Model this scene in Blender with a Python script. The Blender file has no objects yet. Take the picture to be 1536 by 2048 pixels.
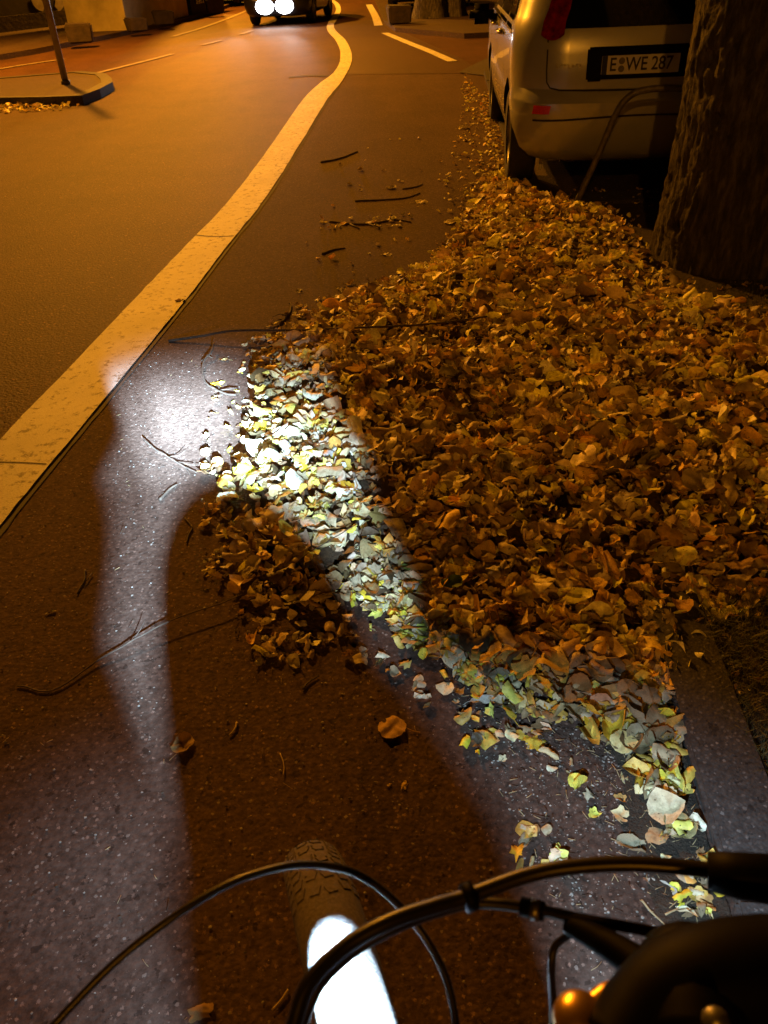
import bpy, bmesh, math, random
import numpy as np
from mathutils import Vector, Matrix, noise
random.seed(7); RNG = np.random.default_rng(11)
rad = math.radians; PI = math.pi
scene = bpy.context.scene; COL = scene.collection

# ------------------------------------------------------------------ camera
CAMH = 1.45; FPX = 1597.0
CAMROT = Matrix.Rotation(rad(54.9), 4, 'X') @ Matrix.Rotation(rad(-3.0), 4, 'Z')
cam_data = bpy.data.cameras.new('camera'); cam = bpy.data.objects.new('camera', cam_data); COL.objects.link(cam)
cam.matrix_world = Matrix.Translation((0, 0, CAMH)) @ CAMROT
cam_data.sensor_fit = 'VERTICAL'; cam_data.sensor_height = 36; cam_data.lens = FPX / 2048 * 36
cam_data.clip_start = 0.02; cam_data.clip_end = 500
cam_data.dof.use_dof = True; cam_data.dof.focus_distance = 2.6; cam_data.dof.aperture_fstop = 11
scene.camera = cam

def ray(px, py):
    return CAMROT.to_3x3() @ Vector(((px - 768) / FPX, -(py - 1024) / FPX, -1))
def G(px, py, z=0.0):                       # photograph direction -> point on the level z
    d = ray(px, py); t = (z - CAMH) / d.z
    return Vector((t * d.x, t * d.y, z))

# ------------------------------------------------------------------ world (night sky)
world = bpy.data.worlds.new('World'); scene.world = world; world.use_nodes = True
wn = world.node_tree; bg = wn.nodes['Background']
sky = wn.nodes.new('ShaderNodeTexSky'); sky.sky_type = 'NISHITA'; sky.sun_disc = False
sky.sun_elevation = rad(-4); sky.sun_rotation = rad(200)
wn.links.new(sky.outputs[0], bg.inputs[0]); bg.inputs[1].default_value = 0.01
vs = scene.view_settings; vs.view_transform = 'Standard'; vs.look = 'None'; vs.exposure = 0; vs.gamma = 1

SODIUM = (1.0, 0.35, 0.018)
LAMP_SPECS = [(-7.9, 16.5, 7.2, 10800), (-4.6, -14.0, 8.5, 2200), (-7.2, 31, 6.8, 12000), (-9.5, 50, 6.8, 9000)]
LAMP_POS = Vector((-0.0056, 0.146, 0.773))   # bicycle front lamp
LAMP_AZ = -10.5
LAMP_POWER = 8600.0

# ------------------------------------------------------------------ materials
def newmat(name):
    m = bpy.data.materials.new(name); m.use_nodes = True
    nt = m.node_tree; b = nt.nodes['Principled BSDF']
    return m, nt, b
def N(nt, t, **kw):
    n = nt.nodes.new(t)
    for k, v in kw.items():
        if hasattr(n, k): setattr(n, k, v)
        else: n.inputs[k.replace('_', ' ')].default_value = v
    return n
def L(nt, a, b): nt.links.new(a, b)
def ramp(nt, fac, stops):
    r = nt.nodes.new('ShaderNodeValToRGB'); e = r.color_ramp.elements
    while len(e) > 1: e.remove(e[0])
    e[0].position = stops[0][0]; e[0].color = (*stops[0][1], 1)
    for p, c in stops[1:]:
        x = e.new(p); x.color = (*c, 1)
    L(nt, fac, r.inputs[0]); return r.outputs[0]
def mixc(nt, fac, a, b, mode='MIX'):
    m = nt.nodes.new('ShaderNodeMix'); m.data_type = 'RGBA'; m.blend_type = mode
    if isinstance(fac, (int, float)): m.inputs[0].default_value = fac
    else: L(nt, fac, m.inputs[0])
    for i, v in ((6, a), (7, b)):
        if isinstance(v, tuple): m.inputs[i].default_value = (*v, 1)
        else: L(nt, v, m.inputs[i])
    return m.outputs[2]
def math_(nt, op, a, b=0.0, c=0.0, clamp=False):
    m = nt.nodes.new('ShaderNodeMath'); m.operation = op; m.use_clamp = clamp
    for i, v in enumerate((a, b, c)):
        if isinstance(v, (int, float)): m.inputs[i].default_value = v
        else: L(nt, v, m.inputs[i])
    return m.outputs[0]
def pos(nt):
    return nt.nodes.new('ShaderNodeNewGeometry').outputs['Position']
def bump(nt, b, h, strength=0.5, dist=0.01):
    n = N(nt, 'ShaderNodeBump'); n.inputs['Strength'].default_value = strength; n.inputs['Distance'].default_value = dist
    L(nt, h, n.inputs['Height']); L(nt, n.outputs[0], b.inputs['Normal']); return n
def noise_(nt, vec, scale, detail=4, rough=0.55):
    n = N(nt, 'ShaderNodeTexNoise'); n.inputs['Scale'].default_value = scale
    n.inputs['Detail'].default_value = detail; n.inputs['Roughness'].default_value = rough
    L(nt, vec, n.inputs['Vector']); return n.outputs['Fac']
def voro(nt, vec, scale, out='Distance'):
    n = N(nt, 'ShaderNodeTexVoronoi'); n.inputs['Scale'].default_value = scale
    L(nt, vec, n.inputs['Vector']); return n.outputs[out]

def asphalt(name, dark, light, speck_col, speck_scale, speck_amt, rough, bumpd, tint_var=0.25, spec=0.2):
    m, nt, b = newmat(name); p = pos(nt)
    mpb = N(nt, 'ShaderNodeMapping'); mpb.inputs['Scale'].default_value = (1.6, 0.28, 1); mpb.inputs['Rotation'].default_value = (0, 0, 0.09); L(nt, p, mpb.inputs[0])
    big = math_(nt, 'ADD', math_(nt, 'MULTIPLY', noise_(nt, p, 1.3, 5, 0.65), 0.5), math_(nt, 'MULTIPLY', noise_(nt, mpb.outputs[0], 1.0, 4, 0.6), 0.5)); fine = noise_(nt, p, 60, 4, 0.7)
    base = ramp(nt, fine, [(0.3, dark), (0.72, light)])
    base = mixc(nt, tint_var, base, ramp(nt, big, [(0.36, (0.35,)*3), (0.62, (1,)*3)]), 'MULTIPLY')
    wob = mixc(nt, 0.004, p, N(nt, 'ShaderNodeTexNoise', Scale=90.0).outputs['Color'], 'ADD')
    vc = voro(nt, wob, speck_scale, 'Color'); sep = N(nt, 'ShaderNodeSeparateColor'); L(nt, vc, sep.inputs[0])
    rag = math_(nt, 'MULTIPLY', math_(nt, 'ADD', noise_(nt, p, 420, 2, 0.6), -0.5), 0.75)
    vd = math_(nt, 'ADD', voro(nt, wob, speck_scale), rag)
    on = math_(nt, 'GREATER_THAN', sep.outputs[0], 1 - speck_amt)
    near = math_(nt, 'LESS_THAN', vd, math_(nt, 'MULTIPLY', math_(nt, 'MULTIPLY', sep.outputs[1], sep.outputs[1]), 0.5))
    clump = math_(nt, 'MULTIPLY', math_(nt, 'ADD', noise_(nt, p, 7, 4, 0.7), -0.3), 2.6, clamp=True)
    f = math_(nt, 'MULTIPLY', math_(nt, 'MULTIPLY', on, near), clump)
    # mid-tone stones packed in the binder
    vc2 = voro(nt, wob, speck_scale * 0.62, 'Color'); sp2 = N(nt, 'ShaderNodeSeparateColor'); L(nt, vc2, sp2.inputs[0])
    st = math_(nt, 'MULTIPLY', math_(nt, 'LESS_THAN', math_(nt, 'ADD', voro(nt, wob, speck_scale * 0.62), rag), math_(nt, 'MULTIPLY', sp2.outputs[2], 0.5)), math_(nt, 'MULTIPLY', sp2.outputs[0], sp2.outputs[1]))
    base = mixc(nt, st, base, tuple(min(1, x * 1.9) for x in light))
    f2 = math_(nt, 'MULTIPLY', f, math_(nt, 'ADD', math_(nt, 'MULTIPLY', sep.outputs[2], 0.8), 0.2))
    # dark pits between the stones
    pit = math_(nt, 'GREATER_THAN', noise_(nt, p, 38, 3, 0.6), 0.64)
    base = mixc(nt, math_(nt, 'MULTIPLY', pit, 0.6), base, tuple(x * 0.35 for x in dark))
    col = mixc(nt, f2, base, speck_col)
    L(nt, col, b.inputs['Base Color'])
    b.inputs['Roughness'].default_value = rough; b.inputs['Specular IOR Level'].default_value = spec
    h = math_(nt, 'ADD', math_(nt, 'MULTIPLY', voro(nt, wob, speck_scale * 0.8), -0.8), math_(nt, 'MULTIPLY', fine, 1.3))
    bump(nt, b, h, 0.8, bumpd)
    return m

M = {}
M['road'] = asphalt('road_asphalt', (0.04, 0.0195, 0.0105), (0.118, 0.058, 0.032), (0.34, 0.2, 0.12), 110, 0.14, 0.66, 0.004, 0.65, 0.11)
M['lane'] = asphalt('lane_asphalt', (0.046, 0.029, 0.0225), (0.135, 0.086, 0.068), (0.32, 0.27, 0.24), 120, 0.17, 0.8, 0.0017, 0.55, 0.07)
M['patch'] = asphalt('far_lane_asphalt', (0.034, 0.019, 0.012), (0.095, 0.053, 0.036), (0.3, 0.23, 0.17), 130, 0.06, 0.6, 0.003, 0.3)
M['pave'] = asphalt('pavement', (0.03, 0.02, 0.014), (0.085, 0.055, 0.04), (0.3, 0.28, 0.26), 90, 0.05, 0.75, 0.004, 0.4)
M['kerb'] = asphalt('granite_kerb', (0.035, 0.032, 0.032), (0.085, 0.08, 0.078), (0.28, 0.27, 0.27), 160, 0.07, 0.62, 0.0015, 0.3)

def mk_paint():
    m, nt, b = newmat('white_line_paint'); p = pos(nt)
    wear = noise_(nt, p, 26, 6, 0.72); big = noise_(nt, p, 2.2, 4, 0.6); fine = noise_(nt, p, 180, 2, 0.6)
    c = ramp(nt, fine, [(0.3, (0.54, 0.52, 0.48)), (0.7, (0.7, 0.69, 0.65))])
    c = mixc(nt, 0.55, c, ramp(nt, big, [(0.32, (0.55,)*3), (0.62, (1,)*3)]), 'MULTIPLY')
    f = ramp(nt, math_(nt, 'ADD', wear, math_(nt, 'MULTIPLY', big, 0.12)), [(0.60, (0,)*3), (0.70, (1,)*3)])
    pit = math_(nt, 'LESS_THAN', voro(nt, p, 75), 0.11)
    c = mixc(nt, f, c, (0.12, 0.105, 0.09)); c = mixc(nt, math_(nt, 'MULTIPLY', pit, 0.6), c, (0.13, 0.11, 0.1))
    L(nt, c, b.inputs['Base Color']); b.inputs['Roughness'].default_value = 0.65
    bump(nt, b, math_(nt, 'ADD', fine, wear), 0.5, 0.003); return m
M['paint'] = mk_paint()

def soil(name, a, c, scale=30, bd=0.02):
    m, nt, b = newmat(name); p = pos(nt)
    n1 = noise_(nt, p, scale, 8, 0.7); n2 = noise_(nt, p, scale * 5, 3, 0.6)
    col = ramp(nt, n1, [(0.3, a), (0.7, c)])
    sp = math_(nt, 'GREATER_THAN', n2, 0.66)
    col = mixc(nt, math_(nt, 'MULTIPLY', sp, 0.5), col, tuple(min(1, x * 3) for x in c))
    L(nt, col, b.inputs['Base Color']); b.inputs['Roughness'].default_value = 0.9
    bump(nt, b, math_(nt, 'ADD', n1, math_(nt, 'MULTIPLY', n2, 0.4)), 1.0, bd); return m
M['soil'] = soil('soil', (0.018, 0.013, 0.009), (0.07, 0.05, 0.033))
M['mould'] = soil('leaf_mould', (0.03, 0.018, 0.01), (0.13, 0.08, 0.04), 40, 0.012)

def plain(name, col, rough=0.5, metal=0.0, var=0.0, scale=20, bd=0.0, **kw):
    m, nt, b = newmat(name)
    if var:
        p = N(nt, 'ShaderNodeTexCoord').outputs['Object']
        n = noise_(nt, p, scale, 5, 0.6)
        lo = tuple(x * (1 - var) for x in col); hi = tuple(min(1, x * (1 + var)) for x in col)
        L(nt, ramp(nt, n, [(0.3, lo), (0.7, hi)]), b.inputs['Base Color'])
        if bd: bump(nt, b, n, 0.6, bd)
    else: b.inputs['Base Color'].default_value = (*col, 1)
    b.inputs['Roughness'].default_value = rough; b.inputs['Metallic'].default_value = metal
    for k, v in kw.items(): b.inputs[k].default_value = v
    return m
M['black'] = plain('black_plastic', (0.002, 0.002, 0.002), 0.6, var=0.3, scale=60, **{'Specular IOR Level': 0.1})
M['housing'] = plain('cable_sheath', (0.012, 0.011, 0.012), 0.33, var=0.2, scale=120)
M['rubber'] = plain('rubber', (0.018, 0.017, 0.017), 0.85, var=0.3, scale=80, bd=0.001)
M['tread'] = plain('dusty_tread_rubber', (0.085, 0.068, 0.06), 0.85, var=0.5, scale=260, bd=0.0015)
M['steel'] = plain('brushed_steel', (0.35, 0.34, 0.33), 0.4, 0.9, var=0.3, scale=20)
M['darksteel'] = plain('dark_pipe_steel', (0.13, 0.12, 0.115), 0.5, 0.2, var=0.4, scale=30)
M['galv'] = plain('galvanised_post', (0.33, 0.32, 0.31), 0.5, 0.55, var=0.2, scale=8)
M['brass'] = plain('brass', (0.8, 0.48, 0.12), 0.32, 0.9, var=0.15, scale=12)
M['chrome'] = plain('chrome', (0.75, 0.75, 0.75), 0.15, 1.0, var=0.05)
M['silver_paint'] = plain('champagne_paint', (0.42, 0.44, 0.56), 0.27, 0.35, var=0.05, scale=3)
M['silver_paint'].node_tree.nodes['Principled BSDF'].inputs['Coat Weight'].default_value = 0.6
M['dark_paint'] = plain('dark_car_paint', (0.02, 0.02, 0.024), 0.3, 0.3, var=0.1)
M['glass'] = plain('tinted_glass', (0.006, 0.007, 0.009), 0.06, var=0.1)
M['lens_red'] = plain('red_lens', (0.2, 0.006, 0.005), 0.1, var=0.8, scale=18)
M['reflector'] = plain('red_reflector', (0.55, 0.03, 0.03), 0.25, var=0.2, scale=90)
M['plate'] = plain('plate_white', (0.6, 0.6, 0.62), 0.4, var=0.05)
M['ink'] = plain('plate_ink', (0.012, 0.012, 0.012), 0.5, var=0.1)
M['euband'] = plain('plate_blue', (0.01, 0.02, 0.09), 0.4, var=0.1)
M['seam'] = plain('panel_gap', (0.006, 0.006, 0.006), 0.8, var=0.1)
M['stone'] = plain('dark_stone_block', (0.028, 0.018, 0.014), 0.85, var=0.4, scale=9, bd=0.02)
M['wall_dark'] = plain('dark_plaster', (0.03, 0.024, 0.02), 0.9, var=0.4, scale=2.2, bd=0.01)
M['wall_cream'] = plain('cream_plaster', (0.42, 0.36, 0.2), 0.85, var=0.25, scale=2.5, bd=0.01)
M['graffiti'] = plain('pale_wall_paint', (0.42, 0.38, 0.36), 0.7, var=0.3, scale=4)
M['twig'] = plain('twig_bark', (0.06, 0.04, 0.028), 0.8, var=0.5, scale=40, bd=0.002)
M['twigpale'] = plain('pale_straw', (0.42, 0.31, 0.16), 0.7, var=0.3, scale=40)
M['pebble'] = plain('pale_grit', (0.3, 0.27, 0.24), 0.7, var=0.5, scale=60)

def mk_emit(name, col, s):
    m, nt, b = newmat(name); b.inputs['Base Color'].default_value = (*col, 1)
    b.inputs['Emission Color'].default_value = (*col, 1); b.inputs['Emission Strength'].default_value = s; return m
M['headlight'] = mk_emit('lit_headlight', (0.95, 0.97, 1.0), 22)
M['sodium'] = mk_emit('lit_sodium_lens', SODIUM, 25)
M['led'] = mk_emit('lit_lamp_lens', (0.8, 0.92, 1.0), 12)

def mk_streak_glass():
    m, nt, b = newmat('streaky_glass'); p = N(nt, 'ShaderNodeTexCoord').outputs['Object']
    mp = N(nt, 'ShaderNodeMapping'); mp.inputs['Scale'].default_value = (5, 5, 0.9); mp.inputs['Rotation'].default_value = (0, 0.25, 0); L(nt, p, mp.inputs[0])
    n = noise_(nt, mp.outputs[0], 1.6, 3, 0.5)
    L(nt, ramp(nt, n, [(0.52, (0.012, 0.015, 0.018)), (0.6, (0.35, 0.42, 0.45))]), b.inputs['Base Color'])  # pale reflections painted into the pane colour as streaks
    b.inputs['Roughness'].default_value = 0.15; return m
M['streak'] = mk_streak_glass()

def mk_leafmat(name, col=None):
    m, nt, b = newmat(name)
    tc = N(nt, 'ShaderNodeTexCoord').outputs['Object']
    if col is None:
        a = N(nt, 'ShaderNodeAttribute'); a.attribute_name = 'Col'; base = a.outputs['Color']; tc = pos(nt)
    else:
        r = N(nt, 'ShaderNodeRGB'); r.outputs[0].default_value = (*col, 1); base = r.outputs[0]
    blot = noise_(nt, tc, 45, 5, 0.65); fine = noise_(nt, tc, 260, 3, 0.6)
    c = mixc(nt, 0.75, base, ramp(nt, blot, [(0.33, (0.45, 0.36, 0.3)), (0.6, (1,)*3)]), 'MULTIPLY')
    spot = math_(nt, 'GREATER_THAN', noise_(nt, tc, 110, 2, 0.5), 0.69)
    c = mixc(nt, math_(nt, 'MULTIPLY', spot, 0.7), c, (0.05, 0.03, 0.015))
    L(nt, c, b.inputs['Base Color']); b.inputs['Roughness'].default_value = 0.52
    bump(nt, b, math_(nt, 'ADD', blot, math_(nt, 'MULTIPLY', fine, 0.5)), 0.6, 0.003)
    tr = N(nt, 'ShaderNodeBsdfTranslucent'); L(nt, c, tr.inputs[0])
    mx = N(nt, 'ShaderNodeMixShader'); mx.inputs[0].default_value = 0.16
    L(nt, b.outputs[0], mx.inputs[1]); L(nt, tr.outputs[0], mx.inputs[2])
    L(nt, mx.outputs[0], nt.nodes['Material Output'].inputs[0]); return m
M['litter'] = mk_leafmat('leaf_litter')
LEAFCOL = {'brown': (0.3, 0.225, 0.12), 'tan': (0.49, 0.42, 0.27), 'dark': (0.11, 0.075, 0.04), 'rust': (0.4, 0.25, 0.09),
           'orange': (0.66, 0.4, 0.09), 'yellow': (0.88, 0.58, 0.05), 'pale': (0.6, 0.5, 0.24), 'green': (0.12, 0.22, 0.04),
           'olive': (0.33, 0.26, 0.07), 'white': (0.72, 0.67, 0.58), 'gold': (0.76, 0.53, 0.1)}
for k, c in LEAFCOL.items(): M['leaf_' + k] = mk_leafmat('leaf_' + k, c)

def mk_bark():
    m, nt, b = newmat('bark'); tc = N(nt, 'ShaderNodeTexCoord').outputs['Object']
    mp = N(nt, 'ShaderNodeMapping'); mp.inputs['Scale'].default_value = (1, 1, 0.22); L(nt, tc, mp.inputs[0])
    n = noise_(nt, mp.outputs[0], 34, 7, 0.65); n2 = noise_(nt, tc, 60, 4, 0.6)
    c = ramp(nt, n, [(0.35, (0.018, 0.014, 0.012)), (0.5, (0.055, 0.045, 0.038)), (0.68, (0.13, 0.11, 0.095))])
    L(nt, c, b.inputs['Base Color']); b.inputs['Roughness'].default_value = 0.85
    bump(nt, b, math_(nt, 'ADD', n, math_(nt, 'MULTIPLY', n2, 0.3)), 1.0, 0.03); return m
M['bark'] = mk_bark()
def mk_grass():
    m, nt, b = newmat('grass_blades'); n = noise_(nt, pos(nt), 30, 3, 0.5)
    L(nt, ramp(nt, n, [(0.35, (0.035, 0.05, 0.015)), (0.65, (0.14, 0.13, 0.05))]), b.inputs['Base Color']); b.inputs['Roughness'].default_value = 0.7; return m
M['grass'] = mk_grass()

# ------------------------------------------------------------------ object helpers
def tag(o, label=None, cat=None, group=None, kind=None):
    if label: o['label'] = label
    if cat: o['category'] = cat
    if group: o['group'] = group
    if kind: o['kind'] = kind
    return o
def empty(name, loc=(0, 0, 0), rz=0.0):
    o = bpy.data.objects.new(name, None); COL.objects.link(o); o.location = loc; o.rotation_euler = (0, 0, rz)
    o.empty_display_size = 0.1; return o
def link(name, me, mat, parent=None, smooth=True):
    o = bpy.data.objects.new(name, me); COL.objects.link(o)
    if mat: me.materials.append(mat)
    if smooth: me.polygons.foreach_set('use_smooth', [True] * len(me.polygons))
    if parent: o.parent = parent
    return o
def from_bm(name, bm, mat, parent=None, smooth=True):
    bmesh.ops.recalc_face_normals(bm, faces=bm.faces)
    me = bpy.data.meshes.new(name); bm.to_mesh(me); bm.free(); return link(name, me, mat, parent, smooth)
def from_py(name, vs_, fs, mat, parent=None, smooth=True):
    me = bpy.data.meshes.new(name); me.from_pydata([tuple(v) for v in vs_], [], fs); me.update()
    return link(name, me, mat, parent, smooth)
def box(bm, c, s, rz=0.0, bev=0.0):
    r = bmesh.ops.create_cube(bm, size=1); vv = r['verts']
    bmesh.ops.scale(bm, vec=s, verts=vv)
    if bev: 
        es = list({e for v in vv for e in v.link_edges})
        rr = bmesh.ops.bevel(bm, geom=es, offset=bev, segments=2, affect='EDGES'); vv = list({v for f in rr['faces'] for v in f.verts} | {v for v in vv if v.is_valid})
    bmesh.ops.rotate(bm, cent=(0, 0, 0), matrix=Matrix.Rotation(rz, 3, 'Z'), verts=vv)
    bmesh.ops.translate(bm, vec=c, verts=vv)
def smooth_path(pts, n=8):
    P = [Vector(p) for p in pts]; out = []
    Q = [P[0] * 2 - P[1]] + P + [P[-1] * 2 - P[-2]]
    for i in range(1, len(Q) - 2):
        a, b, c, d = Q[i - 1:i + 3]
        for k in range(n):
            t = k / n
            out.append(0.5 * ((2 * b) + (c - a) * t + (2 * a - 5 * b + 4 * c - d) * t * t + (3 * b - a - 3 * c + d) * t ** 3))
    out.append(P[-1]); return out
def tube(bm, pts, r, seg=10, cap=True):
    n = len(pts); rr = r if isinstance(r, (list, tuple)) else [r] * n
    pts = [Vector(p) for p in pts]; up = None; rings = []
    for i, p in enumerate(pts):
        t = (pts[min(i + 1, n - 1)] - pts[max(i - 1, 0)]).normalized()
        if up is None:
            up = t.orthogonal().normalized()
        up = (up - t * up.dot(t)).normalized(); s = t.cross(up)
        rings.append([bm.verts.new(p + (up * math.cos(2 * PI * k / seg) + s * math.sin(2 * PI * k / seg)) * rr[i]) for k in range(seg)])
    for a, b in zip(rings, rings[1:]):
        for k in range(seg): bm.faces.new((a[k], a[(k + 1) % seg], b[(k + 1) % seg], b[k]))
    if cap: bm.faces.new(rings[0][::-1]); bm.faces.new(rings[-1])
def tube_obj(name, pts, r, mat, parent=None, seg=10, sm=6):
    bm = bmesh.new(); P = smooth_path(pts, sm) if sm and len(pts) > 2 else pts
    if isinstance(r, (list, tuple)) and len(r) != len(P):
        r = list(np.interp(np.linspace(0, 1, len(P)), np.linspace(0, 1, len(r)), r))
    tube(bm, P, r, seg); return from_bm(name, bm, mat, parent)
def lathe(bm, prof, mat4, seg=32):             # prof: (radius, along) pairs round local x axis
    rings = []
    for r_, a in prof:
        rings.append([bm.verts.new(mat4 @ Vector((a, r_ * math.cos(2 * PI * k / seg), r_ * math.sin(2 * PI * k / seg)))) for k in range(seg)])
    for a, b in zip(rings, rings[1:]):
        for k in range(seg): bm.faces.new((a[k], a[(k + 1) % seg], b[(k + 1) % seg], b[k]))
    return rings
def polysheet(name, pts, z, mat, kind='structure', sub=0):
    bm = bmesh.new(); vs_ = [bm.verts.new((p[0], p[1], z)) for p in pts]; bm.faces.new(vs_)
    bmesh.ops.triangulate(bm, faces=bm.faces)
    o = from_bm(name, bm, mat, None, False)
    if o.data.polygons[0].normal.z < 0: o.data.flip_normals()
    return tag(o, kind=kind) if kind else o

# ------------------------------------------------------------------ ground, road, lane, line
U = Vector((0.0930, 0.9957, 0)).normalized(); W = Vector((U.y, -U.x, 0))    # road heading, to its right
def kerb_x(y): return 0.565 + 0.0935 * (y - 0.5)                            # left edge of the kerb strip
bm = bmesh.new(); bmesh.ops.create_grid(bm, x_segments=2, y_segments=2, size=160)
tag(from_bm('road', bm, M['road'], None, False), kind='structure')
# snaking broad white line, traced in the photograph's own plan (left edge, right edge)
LINE = [((-1.72, -0.6), (-1.46, -0.6)), ((-1.50, 1.6), (-1.23, 1.6))]
for (l, r) in [((0, 887), (0, 1060)), ((136, 744), (190, 827)), ((272, 600), (375, 600)), ((372, 495), (455, 495)), ((462, 400), (530, 400)), ((543, 292), (599, 292)),
               ((607, 200), (655, 200)), ((640, 168), (681, 168)), ((664, 150), (692, 150)), ((677, 132), (701, 132)), ((681, 115), (704, 115)), ((679, 98), (700, 98)), ((670, 80), (690, 80)),
               ((658, 67), (676, 67)), ((654, 58), (669, 58)), ((655, 50), (668, 50)), ((660, 40), (674, 40)), ((668, 30), (679, 30)), ((672, 20), (682, 20)),
               ((669, 10), (679, 10)), ((662, 4), (673, 4)), ((648, 0), (664, -1)), ((620, -6), (640, -8))]:
    a = G(*l); b_ = G(*r); LINE.append(((a.x, a.y), (b_.x, b_.y)))
bm = bmesh.new(); prev = None
Lp = smooth_path([Vector((a[0], a[1], 0)) for a, _ in LINE], 10); Rp = smooth_path([Vector((b_[0], b_[1], 0)) for _, b_ in LINE], 10)
for i, (a, b_) in enumerate(zip(Lp, Rp)):
    jl = 0.006 * noise.noise(Vector((a.y * 9, 3, 0))); jr = 0.007 * noise.noise(Vector((b_.y * 12, 8, 0)))
    q = [bm.verts.new((a.x + jl, a.y, 0.012)), bm.verts.new((b_.x + jr, b_.y, 0.012))]
    if prev: bm.faces.new((prev[0], prev[1], q[1], q[0]))
    prev = q
tag(from_bm('road_marking', bm, M['paint'], None, False), kind='structure')
# cycle lane: from the line's right edge to the kerb strip, up to the seam
ys = np.linspace(-2.0, 13.1, 60); ey = [p.y for p in Rp]; ex = [p.x for p in Rp]
left = [(float(np.interp(y, ey, ex)) - 0.03, float(y)) for y in ys]
polysheet('cycle_lane', left + [(kerb_x(13.0) + 0.02, 12.35), (kerb_x(-2) + 0.02, -2.0)], 0.004, M['lane'])
ys = np.linspace(13.14, 24, 40)
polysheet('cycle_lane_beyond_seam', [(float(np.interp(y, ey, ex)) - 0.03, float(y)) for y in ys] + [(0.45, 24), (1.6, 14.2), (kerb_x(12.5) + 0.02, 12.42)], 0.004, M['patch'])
# crack along the line edge: bitumen joint
bm = bmesh.new(); prev = None
for i, p in enumerate(Rp):
    if p.y > 12: break
    w = 0.008 + 0.005 * noise.noise(Vector((p.y * 20, 0, 0))); x = p.x + 0.016 + 0.004 * noise.noise(Vector((p.y * 14, 5, 0)))
    q = [bm.verts.new((x - w, p.y, 0.0075)), bm.verts.new((x + w, p.y, 0.0075))]
    if prev: bm.faces.new((prev[0], prev[1], q[1], q[0]))
    prev = q
M['bitumen'] = plain('bitumen_joint', (0.02, 0.017, 0.015), 0.8, var=0.4, scale=60)
tag(from_bm('bitumen_joint', bm, M['bitumen'], None, False), kind='structure')
def strip(name, pix, w, z, mat):
    P = smooth_path([G(*p) for p in pix], 6); bm = bmesh.new(); prev = None
    for i, p in enumerate(P):
        t = (P[min(i + 1, len(P) - 1)] - P[max(i - 1, 0)]).normalized(); n_ = Vector((t.y, -t.x, 0)) * w / 2
        q = [bm.verts.new((p.x - n_.x, p.y - n_.y, z)), bm.verts.new((p.x + n_.x, p.y + n_.y, z))]
        if prev: bm.faces.new((prev[0], prev[1], q[1], q[0]))
        prev = q
    return tag(from_bm(name, bm, mat, None, False), kind='structure')
strip('road_marking', [(905, 124), (860, 104), (815, 86), (770, 67)], 0.16, 0.012, M['paint'])
strip('road_marking', [(757, 52), (750, 32), (738, 10)], 0.2, 0.012, M['paint'])
M['worn'] = plain('worn_line_paint', (0.17, 0.14, 0.11), 0.8, var=0.4, scale=6)
strip('road_marking', [(105, 171), (200, 146), (300, 121), (345, 109)], 0.12, 0.012, M['worn'])
strip('road_marking', [(405, 91), (446, 81)], 0.14, 0.012, M['worn'])
strip('road_marking', [(481, 70), (504, 62)], 0.14, 0.012, M['worn'])
strip('road_marking', [(-60, 151), (0, 139), (60, 129), (130, 119)], 0.12, 0.012, M['worn'])
strip('road_marking', [(345, 74), (400, 58), (460, 36), (512, 14)], 0.14, 0.012, M['worn'])
strip('asphalt_seam', [(392, 474), (425, 477), (468, 476)], 0.012, 0.0135, M['bitumen'])
strip('asphalt_seam', [(-20, 930), (40, 931), (95, 934)], 0.006, 0.0135, M['bitumen'])
strip('asphalt_seam', [(578, 155), (620, 152), (662, 153)], 0.1, 0.006, M['bitumen'])
# kerb strip of granite stones, nearly flush
bm = bmesh.new(); y = -1.2
while y < 12.2:
    ln = 0.98 + random.uniform(-0.04, 0.04); yc = y + ln / 2
    box(bm, (kerb_x(yc) + 0.077, yc, -0.03 + random.uniform(-0.002, 0.002)), (0.148, ln - 0.012, 0.13), -rad(5.34), 0.008)
    y += ln
tag(from_bm('kerb', bm, M['kerb'], None, False), kind='structure')
# verge, parking bay, far-right pavement
polysheet('verge_soil', [(kerb_x(-2) + 0.15, -2), (kerb_x(5.45) + 0.15, 5.45), (9, 5.3), (9, -2)], 0.014, M['soil'])
polysheet('parking_bay', [(kerb_x(5.75) + 0.15, 5.75), (kerb_x(11.8) + 0.15, 11.8), (9, 11.6), (9, 5.6)], 0.014, M['pave'])
bm = bmesh.new()
for k in range(8): box(bm, (kerb_x(5.6) + 0.16 + 0.5 + k * 1.0, 5.6 - 0.012 * k, 0.0), (0.99, 0.26, 0.05), 0, 0.008)
tag(from_bm('kerb_behind_bay', bm, M['kerb'], None, False), kind='structure')
polysheet('corner_soil', [(kerb_x(11.9) + 0.15, 11.9), (1.36, 12.6), (2.15, 14.6), (9, 14.6), (9, 11.75)], 0.014, M['soil'])
bm = bmesh.new(); pv = [(0.78, 19.9), (0.62, 22.5), (0.62, 60), (14, 60), (14, 17.2), (2.0, 17.6)]
f = bm.faces.new([bm.verts.new((a, b_, 0.09)) for a, b_ in pv]); r_ = bmesh.ops.extrude_face_region(bm, geom=[f])
bmesh.ops.translate(bm, vec=(0, 0, -0.1), verts=[v for v in r_['geom'] if isinstance(v, bmesh.types.BMVert)])
tag(from_bm('pavement_right', bm, M['pave'], None, False), kind='structure')
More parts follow.
